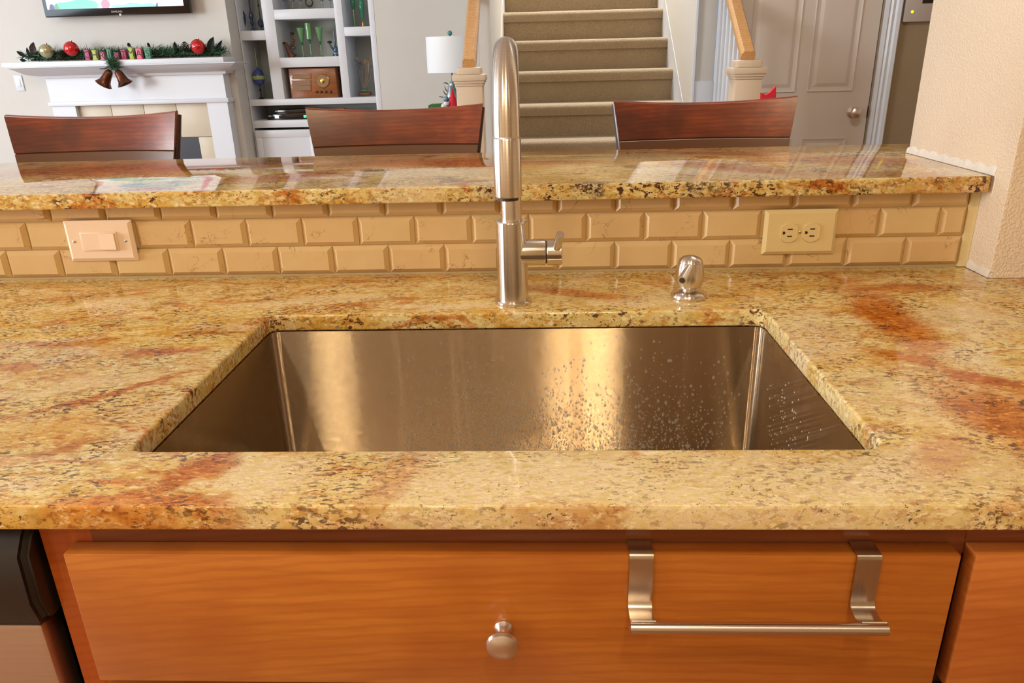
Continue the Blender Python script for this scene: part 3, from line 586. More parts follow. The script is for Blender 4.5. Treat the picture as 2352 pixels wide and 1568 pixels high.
for s in (-1, 1):
    cx = ox+s*.0195-.0005; b = nb(); rr = .0172; hw = .0145
    pl = []
    for q in range(32):
        t = 2*math.pi*q/32; pl.append((cx+max(-hw, min(hw, rr*math.cos(t))), oz+rr*math.sin(t)))
    prism(b, pl, 'y', oy-.0022, oy+.001); rc = obj('receptacle', b, MT['ivory'], parent=ou, smooth=False)
    for dz in (.0063, -.0063): obj('slot', bx(cx+.001-.0042, cx+.001+.0042, oy-.0026, oy-.0018, oz+dz-.0011, oz+dz+.0011), MT['slot'], parent=rc, smooth=False)
    b = nb(); prism(b, [(cx-.0095+.0026*math.cos(t) if math.cos(t) > 0 else cx-.0095-.0018*(1 if math.cos(t) < -.3 else 0), oz+.0026*math.sin(t)) for t in [2*math.pi*q/16 for q in range(16)]], 'y', oy-.0026, oy-.0018); obj('ground_hole', b, MT['slot'], parent=rc, smooth=False)
screw(ou, ox-.0005, oy, oz, .35)
# ============================================================ base cabinets
YD, YFR = -.740, -.719
cz = at(1170, 1278, Y=YD).z; cz = .8485
sc_ = thing('sink_base_cabinet', (.035, -.44, 0), 'honey maple sink cabinet with one wide drawer front under the countertop', 'cabinet')
UT = CT-TH-.0005
b = nb()
box(b, -.426, .4710, -.70, -.09, .10, .56); obj('carcass', b, MT['maple_shade'], parent=sc_)
obj('face_stile', bx(-.4235, -.372, YFR, -.70, .10, UT), MT['maple_dark'], parent=sc_)
obj('face_stile', bx(.445, .4715, YFR+.004, -.70, .10, cz-.0155), MT['maple_shade'], parent=sc_)  # stile coloured dark for the shade between the drawers
obj('face_rail', bx(-.372, .4715, YFR, -.70, cz-.015, UT), MT['maple_rail_shaded'], parent=sc_)
obj('face_rail', bx(-.372, .445, YFR, -.70, .645, .70), MT['maple_rail_shaded'], parent=sc_)
dr = obj('drawer_front', bx(-.3895, .4585, YD, YFR-.0005, .6895, cz, bev=.0012), MT['maple'], parent=sc_)
for x0, x1 in ((-.3895, .033), (.037, .4585)): obj('door', bx(x0, x1, YD, YFR-.0005, .115, .676, bev=.0012), MT['maple'], parent=sc_)
K = at(1157, 1440, Y=YD)
b = nb(); lathe(b, [(.0088, 0), (.0092, .002), (.0075, .005), (.0052, .010), (.0054, .016), (.0095, .020), (.0150, .0225), (.0158, .0245), (.0146, .0278), (.0100, .0305), (.004, .0318), (0, .032)], (K.x, YD, K.z), (0, -1, 0), 32)
obj('knob', b, MT['nickel'], parent=dr, label='round satin nickel knob')
rc_ = thing('drawer_cabinet', (.95, -.44, 0), 'honey maple base cabinet at the right end under the countertop', 'cabinet')
obj('face_stile', bx(.472, .505, YFR+.004, -.7005, .10, cz-.0155), MT['maple_shade'], parent=rc_)  # dark colour stands for the gap's shade here too
obj('carcass', bx(.482, 1.4, -.70, -.09, .10, UT), MT['maple_shade'], parent=rc_)
obj('face_rail', bx(.472, 1.4, YFR, -.70, cz-.012, UT), MT['maple_rail_shaded'], parent=rc_)
obj('drawer_front', bx(.4725, 1.385, YD, YFR-.0005, .6895, cz+.001, bev=.0012), MT['maple_right'], parent=rc_)
obj('door', bx(.4725, 1.385, YD, YFR-.0005, .115, .676, bev=.0012), MT['maple_right'], parent=rc_)
dw = thing('dishwasher', (-.75, -.44, 0), 'built-in dishwasher with black control panel and steel door, left of the sink cabinet', 'dishwasher')
obj('body', bx(-1.04, -.452, -.70, -.12, .02, UT-.004), MT['black'], parent=dw)
b = nb(); prism(b, [(-.70, UT-.006), (-.712, UT-.008), (-.730, .862), (-.742, .845), (-.744, .790), (-.738, .762), (-.728, .757), (-.70, .757)], 'x', -1.04, -.428)
bmesh.ops.bevel(b, geom=[e for e in b.edges if all(v.co.x > -.45 for v in e.verts)], offset=.007, segments=3, affect='EDGES'); obj('control_panel', b, MT['black'], parent=dw)
obj('door', bx(-1.04, -.440, -.733, -.70, .12, .755, bev=.005), MT['dw_steel'], parent=dw, label='stainless steel door panel')
# over-door towel bar
tb = thing('towel_bar', (.27, YD, cz), 'over-the-drawer brushed steel towel bar hooked on the maple drawer front', 'towel bar')
YR = YD-.033; rz = at(1743, 1443, Y=YR).z; RR = .0056
def strap(xt, xb):
    b = nb(); path = [(YFR-.0002+.0, cz+.0062)]
    path = [(YFR+.0008, cz-.012), (YFR+.0006, cz+.0014), (YFR-.001, cz+.0026), (YD-.0012, cz+.0026), (YD-.003, cz+.001), (YD-.0032, cz-.003), (YD-.0038, cz-.025), (YD-.0036, .8015), (YD-.0050, .7965), (YD-.0085, .7935), (YD-.018, .7925), (YD-.026, (rz+RR+.7925)/2-.001), (YD-.0315, rz+RR+.0006)]
    n = len(path); t = .0012; V = []
    for i, (y, z) in enumerate(path):
        a = path[max(i-1, 0)]; c = path[min(i+1, n-1)]; d = Vector((c[0]-a[0], c[1]-a[1])).normalized(); nn = Vector((-d.y, d.x))*t
        f = i/(n-1); xx = xt+(xb-xt)*f
        V.append([b.verts.new((xx+s*.0112, y+q*nn.x*.5, z+q*nn.y*.5)) for s, q in ((-1, -1), (1, -1), (1, 1), (-1, 1))])
    for p, q in zip(V, V[1:]):
        for k_ in range(4): b.faces.new((p[k_], p[(k_+1) % 4], q[(k_+1) % 4], q[k_]))
    b.faces.new(V[0]); b.faces.new(V[-1][::-1]); bmesh.ops.recalc_face_normals(b, faces=b.faces)
    return b
SX1 = at(1473, 1300, Y=YD-.003).x; SX2 = at(1995, 1295, Y=YD-.003).x
for s in (SX1, SX2): obj('hook', strap(s, s), MT['strap'], parent=tb, ang=50)
RA = at(1447, 1443, Y=YR).x; RB = at(2040, 1442, Y=YR).x
b = nb(); lathe(b, [(RR-.001, 0), (RR, .0006), (RR, RB-RA-.0006), (RR-.001, RB-RA)], (RA, YR, rz), (1, 0, 0), 28); obj('rod', b, MT['rod'], parent=tb)
# ============================================================ bar stools
def stool(cx, cy, label):
    st = thing('bar_stool', (cx, cy, 0), label, 'bar stool', 'cherry wood bar stools along the bar')
    YB = cy+.18
    def board(name, z0, z1, mat, thick=.016, dy0=0.0, scoop=.012):
        b = nb(); n = 20; rings = []
        for i in range(n+1):
            s = -1+2*i/n
            def pt(z, dy, sc):
                hw = .196+(z-.93)*.15
                return (cx+s*hw, YB+.028*(1-s*s)+(z-.93)*.18+dy+dy0, z+sc*(-(1-s*s)))
            rings.append([b.verts.new(pt(z0, 0, 0)), b.verts.new(pt(z0+.3*(z1-z0), -.001, scoop*.2)), b.verts.new(pt(z1-.004, -.001, scoop)), b.verts.new(pt(z1, .004, scoop)), b.verts.new(pt(z1, thick-.003, scoop)), b.verts.new(pt(z1-.004, thick, scoop)), b.verts.new(pt(z0, thick, 0))])
        for p, q in zip(rings, rings[1:]):
            for k_ in range(7): b.faces.new((p[k_], p[(k_+1) % 7], q[(k_+1) % 7], q[k_]))
        b.faces.new(rings[0]); b.faces.new(rings[-1][::-1]); bmesh.ops.recalc_face_normals(b, faces=b.faces)
        return obj(name, b, mat, parent=st, ang=40)
    board('crest_board', 1.078, 1.176, MT['cherry']); board('back_rail', 1.020, 1.0778, MT['cherry_rail'], .014, scoop=0)
    board('back_groove', 1.060, 1.086, MT['cherry_dark'], .010, dy0=.006, scoop=0)
    board('back_rail', .86, .90, MT['cherry_rail'], .014, scoop=0)
    for s in (-1, 1):
        def q(z): return (cx+s*(.196+(z-.93)*.15-.006), YB+.024+(z-.93)*.18, z)
        b = nb(); tube(b, [(cx+s*.17, YB+.02, 0), (cx+s*.175, YB-.01, .45), (cx+s*.18, YB-.01, .70), q(.80), q(.93), q(1.05), q(1.166)], [.014, .017, .018, .016, .0145, .0135, .011], 12); obj('leg', b, MT['cherry_dark'], parent=st)
        b = nb(); tube(b, [(cx+s*.18, cy-.19, 0), (cx+s*.175, cy-.18, .72)], [.014, .019], 10); obj('leg', b, MT['cherry_dark'], parent=st)
        b = nb(); tube(b, [(cx+s*.178, cy-.18, .28), (cx+s*.172, YB, .28)], .010, 8); obj('stretcher', b, MT['cherry_dark'], parent=st)
    b = nb(); tube(b, [(cx-.178, cy-.185, .22), (cx+.178, cy-.185, .22)], .011, 8); obj('foot_rail', b, MT['cherry_dark'], parent=st)
    for x in (-.10, 0, .10): obj('spindle', bx(cx+x-.022, cx+x+.022, YB+.018, YB+.028, .89, 1.025), MT['cherry'], parent=st)
    obj('seat', bx(cx-.21, cx+.21, cy-.21, YB+.005, .72, .765, bev=.012), MT['cherry'], parent=st)
    return st
stool(-1.118, .46, 'leftmost of the three cherry wood bar stools, in front of the fireplace')
stool(-.307, .46, 'middle cherry wood bar stool, directly left of the faucet')
stool(.4955, .46, 'rightmost of the three cherry wood bar stools, in front of the newel post and door')
# ============================================================ staircase
stt = thing('staircase', (.39, 2.57, 0), 'beige carpeted straight staircase rising between two banisters', 'stairs')
RZ, TRD, SY = .1985, .278, 2.568
for i in range(13):
    z1 = RZ*(i+1); y0 = SY+TRD*i-.006; xa, xb = -.192, .952
    b = nb(); rn = .030
    pr = [(y0+.028, z1-RZ-.0), (y0+.030, z1-.070), (y0+.008, z1-.066)] + [(y0+rn-rn*math.cos(t), z1-rn*1.1+rn*1.1*math.sin(t)) for t in (-.75, 0, .4, .8, 1.2, 1.57)] + [(y0+TRD+.03, z1), (y0+TRD+.03, z1-RZ)]
    prism(b, pr, 'x', xa, xb); obj('step', b, MT['carpet'], parent=stt, ang=60)
def skirt(x0, x1, ya):
    b = nb(); sl = RZ/TRD; yb = 6.4
    prism(b, [(ya, 0), (ya, .30+max(0, (ya-SY))*sl), (yb, .30+(yb-SY)*sl), (yb, 0)], 'x', x0, x1); return b
struct('trim_7', skirt(-.1949, -.1925, 3.02), MT['white_warm'])
struct('trim_8', skirt(.9525, .9549, 3.25), MT['white'])
struct('trim_9', bx(.945, .955, 3.22, 3.25, .0, 2.6), MT['white'])
struct('trim_10', bx(.955, 1.075, 3.235, 3.25, .0, 1.13), MT['white'])
def banister(name, xn, side, label, yend):
    t = thing(name, (xn, 2.45, 0), label, 'banister')
    h = .0635; zc_ = 1.245
    n_ = nb()
    box(n_, xn-h, xn+h, 2.45, 2.45+2*h, 0, 1.16, bev=.003); nw = obj('newel_post', n_, MT['newel'], parent=t)
    for z0, z1, g in ((1.160, 1.172, .004), (1.172, 1.184, .010), (1.184, 1.212, .016)):
        obj('cap_moulding', bx(xn-h-g, xn+h+g, 2.45-g, 2.45+2*h+g, z0, z1, bev=.002), MT['newel'], parent=nw)
    obj('cap_block', bx(xn-h+.006, xn+h-.006, 2.456, 2.45+2*h-.006, 1.212, zc_, bev=.006), MT['newel'], parent=nw)
    sl = RZ/TRD
    y0 = 2.5; z0 = 1.262
    b = nb(); dd = Vector((0, 1, sl)).normalized(); up = dd.cross(Vector((1, 0, 0))) * -1
    prof = [(-.028, -.03), (.028, -.03), (.034, -.012), (.032, .012), (.022, .026), (-.022, .026), (-.032, .012), (-.034, -.012)]
    A = []; 
    for yy in (y0, yend):
        c0 = Vector((xn, yy, z0+(yy-y0)*sl))
        A.append([b.verts.new(c0+Vector((px_, 0, 0))+Vector((0, -sl, 1)).normalized()*pz_) for px_, pz_ in prof])
    for k_ in range(8): b.faces.new((A[0][k_], A[0][(k_+1) % 8], A[1][(k_+1) % 8], A[1][k_]))
    b.faces.new(A[0][::-1]); b.faces.new(A[1]); bmesh.ops.recalc_face_normals(b, faces=b.faces)
    obj('handrail', b, MT['oak'], parent=t)
    y = 2.65
    while y < yend-.02:
        zt = z0+(y-y0)*sl-.03; zb = RZ*(int((y-SY)/TRD)+1) if y > SY else 0
        b = bx(xn-.016, xn+.016, y-.016, y+.016, zb, zt+.006, bev=.002); obj('baluster', b, MT['white'], parent=t); y += .093
    obj('curb', bx(xn-.03, xn+.03, 2.577, yend, 0, .20), MT['white'], parent=t)
    return t
banister('left_banister'.replace('left_', 'stair_'), -.2705, -1, 'banister left of the stairs with tan newel post, behind the faucet', 3.015)
banister('stair_banister', 1.0635, 1, 'banister right of the stairs with square newel post, beside the panel door', 3.20)
# ============================================================ hall door, panel, gift
dz0 = 2.905
dr1 = struct('door_1', bx(1.082, 1.826, dz0, dz0+.04, .01, 2.07), MT['door'])
def dpanel(x0, x1, z0, z1):
    b = nb(); Y = dz0
    def ring(i, y): return [b.verts.new(p) for p in ((x0+i, y, z0+i), (x1-i, y, z0+i), (x1-i, y, z1-i), (x0+i, y, z1-i))]
    rs = [ring(-.004, Y+.002), ring(0, Y-.007), ring(.010, Y-.003), ring(.022, Y-.001), ring(.040, Y-.007), ring(.046, Y-.0075)]
    for p, q in zip(rs, rs[1:]):
        for n in range(4): b.faces.new((p[n], p[(n+1) % 4], q[(n+1) % 4], q[n]))
    b.faces.new(rs[-1]); b.faces.new(rs[0][::-1]); bmesh.ops.recalc_face_normals(b, faces=b.faces)
    obj('panel', b, MT['door'], parent=dr1, smooth=False)
for x0, x1 in ((1.175, 1.425), (1.495, 1.728)):
    dpanel(x0, x1, 1.075, 1.70); dpanel(x0, x1, 1.77, 1.98); dpanel(x0, x1, .22, .83)
KN = at(1967, 259, Y=2.85)
b = nb(); lathe(b, [(.030, 0), (.030, .004), (.012, .010), (.011, .028), (.022, .036), (.0275, .048), (.0255, .060), (.014, .067), (0, .069)], (KN.x, dz0, KN.z), (0, -1, 0), 28); obj('door_knob', b, MT['nickel'], parent=dr1, label='satin nickel door knob')
obj('latch_plate', bx(1.824, 1.832, dz0-.002, dz0+.03, KN.z-.03, KN.z+.03), MT['bronze'], parent=dr1)
def casing(x0, x1):
    b = nb(); w = x1-x0
    prism(b, [(x0, 2.9), (x0, 2.884), (x0+.2*w, 2.880), (x0+.3*w, 2.886), (x0+.42*w, 2.878), (x0+.6*w, 2.882), (x0+.7*w, 2.872), (x0+.92*w, 2.870), (x1, 2.876), (x1, 2.9)], 'z', 0, 2.14); return b
struct('trim_11', casing(1.838, 1.918), MT['white']); struct('trim_12', casing(1.074, 1.0815), MT['white'])
th = at(2117, 20, Y=2.88); t0, t1 = at(2078, 20, Y=2.88).x, at(2157, 20, Y=2.88).x; tz = at(2117, 50, Y=2.88).z
al = thing('alarm_keypad', (th.x, 2.9, tz), 'grey wall keypad with a small yellow light on the hall wall', 'keypad')
obj('housing', bx(t0, t1, 2.872, 2.9, tz, tz+.17, bev=.006), MT['panelgrey'], parent=al)
obj('display', bx(t0+.08, t1-.03, 2.8705, 2.874, tz+.085, tz+.13), MT['black_gloss'], parent=al)
lp = at(2096, 27, Y=2.87); b = nb(); lathe(b, [(.0075, 0), (.0075, .002), (.0045, .003), (.0045, .0018), (0, .0018)], (lp.x, 2.873, lp.z), (0, -1, 0), 16); obj('indicator_light', b, MT['led_yellow'], parent=al)
# small hall table and red gift behind the right-hand newel
ht = thing('hall_table', (1.2, 2.22, 0), 'small dark pedestal table in the hall beside the right newel post', 'table')
b = nb(); lathe(b, [(.16, 0), (.16, .015), (.03, .05), (.022, .40), (.03, .78), (.19, .80), (.20, .815), (.19, .83), (0, .83)], (1.2, 2.22, 0)); obj('pedestal', b, MT['cherry_dark'], parent=ht)
gt = thing('gift_bag', (1.2, 2.22, .83), 'red gift bag with pointed felt tip poking up beside the right newel post', 'gift bag')
b = nb(); prism(b, [(1.08, .83), (1.17, .83), (1.17, .98), (1.08, .98)], 'y', 2.17, 2.26); obj('bag', b, MT['whitecloth'], parent=gt)
g0 = [at(x, y, Y=2.21) for x, y in ((1748, 228), (1748, 213), (1758, 218), (1768, 212), (1776, 203), (1781, 198), (1781, 228))]
b = nb(); prism(b, [(p.x, p.z) for p in g0] + [(1.15, .98), (1.10, .98)], 'y', 2.20, 2.225); obj('felt_tip', b, MT['redcloth'], parent=gt)
# ============================================================ fireplace wall
fp = thing('fireplace_mantel', (-2.64, 3.88, 0), 'white painted wood fireplace mantel with a tan tile surround', 'fireplace')
WF = 3.9
def P7(x, y): return at(x, y, Y=3.7)
obj('mantel_shelf', bx(-3.405, -1.945, 3.66, 3.899, 1.302, 1.333, bev=.004), MT['white'], parent=fp)
b = nb()
prof = [(0, 0), (.030, 0), (.034, .014), (.075, .022), (.13, .058), (.15, .066), (.15, .070), (0, .070)]
def crown():
    b = nb(); X0, X1, zb = -3.225, -2.02, 1.232
    rings = []
    for o_, h_ in prof[1:-1]:
        rings.append([b.verts.new(v) for v in ((X0-o_, WF-.001, zb+h_), (X0-o_, 3.80-o_, zb+h_), (X1+o_, 3.80-o_, zb+h_), (X1+o_, WF-.001, zb+h_))])
    for p, q in zip(rings, rings[1:]):
        for n in range(4): b.faces.new((p[n], p[(n+1) % 4], q[(n+1) % 4], q[n]))
    b.faces.new(rings[0][::-1]); b.faces.new(rings[-1]); bmesh.ops.recalc_face_normals(b, faces=b.faces); return b
obj('crown_moulding', crown(), MT['white'], parent=fp, ang=25)
obj('frieze_board', bx(-3.225, -2.02, 3.80, WF-.001, 1.065, 1.233), MT['white'], parent=fp)
obj('frieze_moulding', bx(-3.24, -2.005, 3.785, WF-.001, 1.052, 1.080, bev=.004), MT['white'], parent=fp)
obj('leg', bx(-3.225, -3.065, 3.80, WF-.001, 0, 1.052), MT['white'], parent=fp); obj('leg', bx(-2.16, -2.02, 3.80, WF-.001, 0, 1.052), MT['white'], parent=fp)
fx = [-3.065, -2.84, -2.615, -2.39, -2.16]
for a, c_ in zip(fx, fx[1:]): obj('surround_tile', bx(a+.0015, c_-.0015, 3.835, 3.86, .83, 1.052, bev=.002), MT['hearth'], parent=fp)
for z0, z1 in ((.60, .827), (.37, .597), (.14, .367)):
    obj('surround_tile', bx(-2.272, -2.1615, 3.835, 3.86, z0, z1, bev=.002), MT['hearth'], parent=fp); obj('surround_tile', bx(-3.0635, -2.95, 3.835, 3.86, z0, z1, bev=.002), MT['hearth'], parent=fp)
obj('firebox', bx(-2.95, -2.272, 3.845, 3.899, .0, .83), MT['firebox'], parent=fp)
# television
tp0, tp1 = at(105, 44, Y=3.80), at(437, 27, Y=3.80)
tx0, tx1, tz0 = tp0.x, tp1.x, (tp0.z+tp1.z)/2
tv = thing('television', ((tx0+tx1)/2, 3.84, tz0), 'wall mounted flat television showing a bright picture above the mantel', 'television')
obj('housing', bx(tx0, tx1, 3.80, 3.84, tz0, tz0+.60, bev=.006), MT['black_gloss'], parent=tv)
bmS = bx(tx0+.028, tx1-.036, 3.7975, 3.802, tz0+.046, tz0+.57); so = obj('screen', bmS, MT['tv'], parent=tv); 
obj('wall_mount', bx(-2.85, -2.45, 3.84, 3.9, tz0+.02, tz0+.4), MT['black'], parent=tv)
text('SAMSUNG', .016, ((tx0+tx1)/2, 3.7985, tz0+.022), MT['panelgrey'], tv)
b = nb(); lathe(b, [(.008, 0), (.008, .004), (0, .004)], ((tx0+tx1)/2+.02, 3.80, tz0+.004), (0, -1, 0), 16); obj('sensor', b, MT['panelgrey'], parent=tv)
# wall plate left of the mantel
wp = at(44, 191, Y=3.895); p_ = thing('wall_switch', (wp.x, 3.9, wp.z-.05), 'white switch plate on the wall left of the fireplace mantel', 'light switch')
obj('cover_plate', bx(wp.x-.028, wp.x+.028, 3.893, 3.9, wp.z-.05, wp.z+.05, bev=.002), MT['white'], parent=p_); obj('rocker', bx(wp.x-.012, wp.x+.012, 3.890, 3.894, wp.z-.024, wp.z+.024, bev=.001), MT['white'], parent=p_)
# ---- mantel decorations (they stand on the shelf top z = 1.333)
MZ = 1.3335
def foliage(bm, path, n, spread, ln, rd, width=.0022):
    for i in range(n):
        f = rd.random()*(len(path)-1); j = min(int(f), len(path)-2); c = Vector(path[j]).lerp(Vector(path[j+1]), f-j)
        d = Vector((rd.gauss(0, 1), rd.gauss(0, .6), rd.gauss(.35, .7))).normalized()
        o = c + Vector((rd.gauss(0, spread), rd.gauss(0, spread*.6), abs(rd.gauss(0, spread*.5))))
        L = ln*rd.uniform(.5, 1.1); s = d.cross(Vector((rd.random(), rd.random(), rd.random()))).normalized()*width
        e = o+d*L
        if min(o.z, e.z) < MZ and path[0][2] > MZ-.001: o.z = max(o.z, MZ+.001); e.z = max(e.z, MZ+.001)
        a = [bm.verts.new(o-s), bm.verts.new(o+s), bm.verts.new(e+s*.3), bm.verts.new(e-s*.3)]
        bm.faces.new(a)
    return bm
rd = random.Random(5)
gl = thing('pine_garland', (-2.65, 3.76, MZ), 'green pine garland lying along the white mantel shelf', 'garland')
def gz(x, y): return at(x, y, Y=3.75)
gp = [Vector((gz(x, 125).x, 3.79, MZ+.025)) for x in (60, 100, 150, 200, 260, 320, 380, 420, 470, 500)]
b = nb(); tube(b, [p-Vector((0, 0, .012)) for p in gp], .007, 6); obj('stem', b, MT['bronze'], parent=gl)
b = nb(); foliage(b, gp, 6000, .026, .05, rd, .0026); o = obj('needles', b, MT['pine'], parent=gl, smooth=False); o['kind'] = 'stuff'
def leaf(px, py, px2, py2, w, mat):
    a, e = gz(px, py), gz(px2, py2); d = e-a; n = Vector((0, -1, 0)); s = d.cross(n).normalized()*w
    b = nb(); f = [a, a+d*.3+s*.8, a+d*.55+s, a+d*.8+s*.6, e, a+d*.8-s*.6, a+d*.55-s, a+d*.3-s*.8]
    v = [b.verts.new(p+Vector((0, .006 if i in (0, 4) else 0, 0))) for i, p in enumerate(f)]; c0 = b.verts.new(a+d*.55+Vector((0, .008, 0)))
    for i in range(8): b.faces.new((v[i], v[(i+1) % 8], c0))
    bmesh.ops.solidify(b, geom=b.faces[:], thickness=.001); obj('leaf', b, mat, parent=gl)
for a in ((74, 128, 76, 96, .024, 'leafbrown'), (62, 132, 36, 117, .014, 'leaf'), (60, 140, 44, 136, .012, 'leaf'), (478, 120, 490, 84, .024, 'leaf'), (495, 118, 510, 92, .012, 'leaf'), (405, 118, 400, 95, .014, 'leaf'), (70, 135, 60, 108, .012, 'leaf'), (300, 108, 292, 98, .012, 'leaf'), (345, 110, 338, 97, .01, 'leaf')): leaf(*a[:5], MT[a[5]])
def bauble(px, py, r, mat, label):
    c = gz(px, py); c.y = 3.735; t = thing('christmas_bauble', (c.x, c.y, c.z-r), label, 'christmas ball')
    obj('ball', ball(nb(), c, r, sub=3), MT[mat], parent=t); b = nb(); lathe(b, [(.006, 0), (.006, .006), (0, .006)], c+Vector((.2*r, 0, r*.96)), n=10); obj('ornament_cap', b, MT['brass'], parent=t)
bauble(167, 112, .046, 'red', 'shiny red christmas ball at the left of the pine garland'); bauble(457, 107, .046, 'red', 'red christmas ball at the right end of the pine garland'); bauble(110, 117, .044, 'gold', 'pale gold christmas ball near the left end of the garland')
def cone(px, py, label):
    c = gz(px, py); c.y = 3.74; b = nb()
    for i in range(46):
        h = i/46; r = .026*math.sin(math.pi*(.18+.74*h)); a = i*2.4; d = Vector((math.cos(a), math.sin(a), .25)); o = c+Vector((0, 0, (h-.5)*.06))
        s = Vector((-math.sin(a), math.cos(a), 0))*.006
        f = [b.verts.new(o), b.verts.new(o+d*r*.8+s), b.verts.new(o+d*r*1.1+Vector((0, 0, .004))), b.verts.new(o+d*r*.8-s)]; b.faces.new(f)
    bmesh.ops.solidify(b, geom=b.faces[:], thickness=.0012)
    setp(obj('pine_cone', b, MT['cone'], smooth=False), label, 'pine cone')
cone(427, 108, 'dark pine cone in the garland left of the right red christmas ball'); cone(148, 128, 'small pine cone low in the garland left of the left red ball')
BL = [('C', 190, 'magenta', 207, 108, 133), ('H', 208, 'limeb', 225, 111, 134), ('R', 226, 'pink', 241, 114, 133), ('I', 242, 'greenb', 257, 107, 131), ('S', 259, 'magenta', 274, 114, 131),
      ('T', 275, 'magenta', 291, 109, 131), ('M', 292, 'limeb', 308, 104, 130), ('A', 309, 'pink', 327, 106, 130), ('S', 329, 'greenb', 347, 106, 130)]
nm = {'magenta': 'magenta', 'limeb': 'lime green', 'pink': 'pink', 'greenb': 'dark green'}
for i, (ch, x0, mt, x1, y0, y1) in enumerate(BL):
    a, c_ = at(x0, y0, Y=3.69), at(x1-1.2, y1, Y=3.69); hgt = a.z-c_.z
    cx = (a.x+c_.x)/2; hw = (c_.x-a.x)/2
    where = {'C': 'first at the left of the row', 'S': 'between the green I and magenta T' if i == 4 else 'last at the right of the row'}.get(ch, 'in the word on the mantel')
    t = thing('letter_block', (cx, 3.70, MZ), '%s wooden block with the letter %s, %s' % (nm[mt], ch, where), 'letter block', 'letter blocks on the mantel')
    obj('block', bx(cx-hw, cx+hw, 3.69, 3.715, MZ, MZ+hgt, bev=.002), MT[mt], parent=t)
    text(ch, .058, (cx, 3.6895, MZ+hgt*.5), MT['ink'], t, name='letter')
# bells
bt = at(262, 150, Y=3.64); bl = thing('copper_bells', (bt.x, 3.645, bt.z), 'pair of copper bells with a pine sprig hanging from the mantel edge', 'bells')
def bell(top, mouth):
    a, e = at(*top, Y=3.64), at(*mouth, Y=3.64); d = e-a; L = d.length; b = nb()
    prof_ = [(0, 0), (.008, .002), (.018, .08*L), (.024, .2*L), (.028, .5*L), (.034, .78*L), (.046, .95*L), (.051, L), (.048, L), (.030, .75*L), (.022, .2*L), (0, .15*L)]
    lathe(b, prof_, a, d, 24); o = obj('bell', b, MT['copper'], parent=bl)
    b = nb(); ball(b, a+d*.98, .008); obj('clapper', b, MT['bronze'], parent=o)
bell((253, 160), (238, 194)); bell((268, 160), (288, 193))
hub = at(261, 150, Y=3.64)
b = nb(); foliage(b, [hub+Vector((-.02, 0, .03)), hub+Vector((0, 0, 0)), hub+Vector((.01, 0, -.025))], 420, .010, .05, rd); o = obj('pine_sprig', b, MT['pine'], parent=bl, smooth=False)
b = nb(); tube(b, [hub, at(240, 158, Y=3.64), at(229, 158, Y=3.64)], [.004, .005, .003], 6); obj('ribbon', b, MT['leafbrown'], parent=bl)
b = nb(); tube(b, [hub+Vector((0, .0, 0)), hub+Vector((0, .004, .035)), Vector((hub.x, 3.66, MZ+.008)), Vector((hub.x, 3.70, MZ+.004))], .003, 6); obj('hanger', b, MT['bronze'], parent=bl)
# ============================================================ built-in shelves
bs = thing('built_in_bookcase', (-1.46, 4.2, 0), 'white built-in bookcase with cubbyholes between the fireplace and lamp', 'bookcase')
YS, YSB = 4.062, 4.385
def q9(x, y): return at(x, y, Y=YS)
def S9(x0, x1, z0, z1, nm_='shelf_board', y1=YSB, mt='white'): return obj(nm_, bx(x0, x1, YS, y1, z0, z1, bev=.0015), MT[mt], parent=bs)
# columns between the openings, from the photograph's openings
LX0, LX1 = BX0, BX1
A0, A1 = q9(563, 150).x, q9(618, 150).x           # left cubbies
B0, B1 = q9(643, 140).x, q9(779, 140).x           # centre cubbies
D0, D1 = q9(797, 140).x, q9(856, 140).x           # right cubbies
zA = [q9(590, y).z for y in (70, 92, 229)]; zB = [q9(705, y).z for y in (20, 43, 131, 154, 226)]; zD = [q9(825, y).z for y in (61, 82, 221)]
zs = q9(720, 240).z; zs2 = q9(600, 277).z; ZT_ = 2.5
obj('back_panel', bx(LX0, LX1, 4.3855, 4.400, 0, ZT_), MT['shelf_back'], parent=bs)
zbot = zB[4]
S9(LX0, A0, 0, ZT_, 'upright'); S9(A1, B0, zbot, ZT_, 'upright'); S9(B1, D0, zbot, ZT_, 'upright'); S9(D1, LX1, 0, ZT_, 'upright')
S9(A0, A1, zA[1], zA[0]); S9(B0, B1, zB[1], zB[0]); S9(B0, B1, zB[3], zB[2]); S9(D0, D1, zD[1], zD[0])
S9(A0, D1, zs, zbot); S9(A0, D1, zs2-.05, zs2)
S9(A0, D1, 0, .05, 'plinth'); S9(A0, D1, ZT_-.05, ZT_)
S9(A0, A1, 1.93, 1.96); S9(B0, B1, 2.0, 2.03); S9(D0, D1, 1.93, 1.96)
xm = (A0+D1)/2
for x0, x1 in ((A0+.01, xm-.003), (xm+.003, D1-.01)):
    z0, z1 = .06, zs2-.065; dd = obj('door', bx(x0, x1, YS-.016, YS-.001, z0, z1), MT['white'], parent=bs)
    for a in ((x0, x1, z1-.05, z1), (x0, x1, z0, z0+.05), (x0, x0+.045, z0+.05, z1-.05), (x1-.045, x1, z0+.05, z1-.05)): obj('door_frame', bx(a[0], a[1], YS-.022, YS-.016, a[2], a[3], bev=.001), MT['white'], parent=dd)
    kx = x1-.022 if x1 < xm else x0+.022
    obj('knob', ball(nb(), (kx, YS-.030, z1-.09), .009), MT['white'], parent=dd)
YI = 4.17
def qi(x, y): return at(x, y, Y=YI)
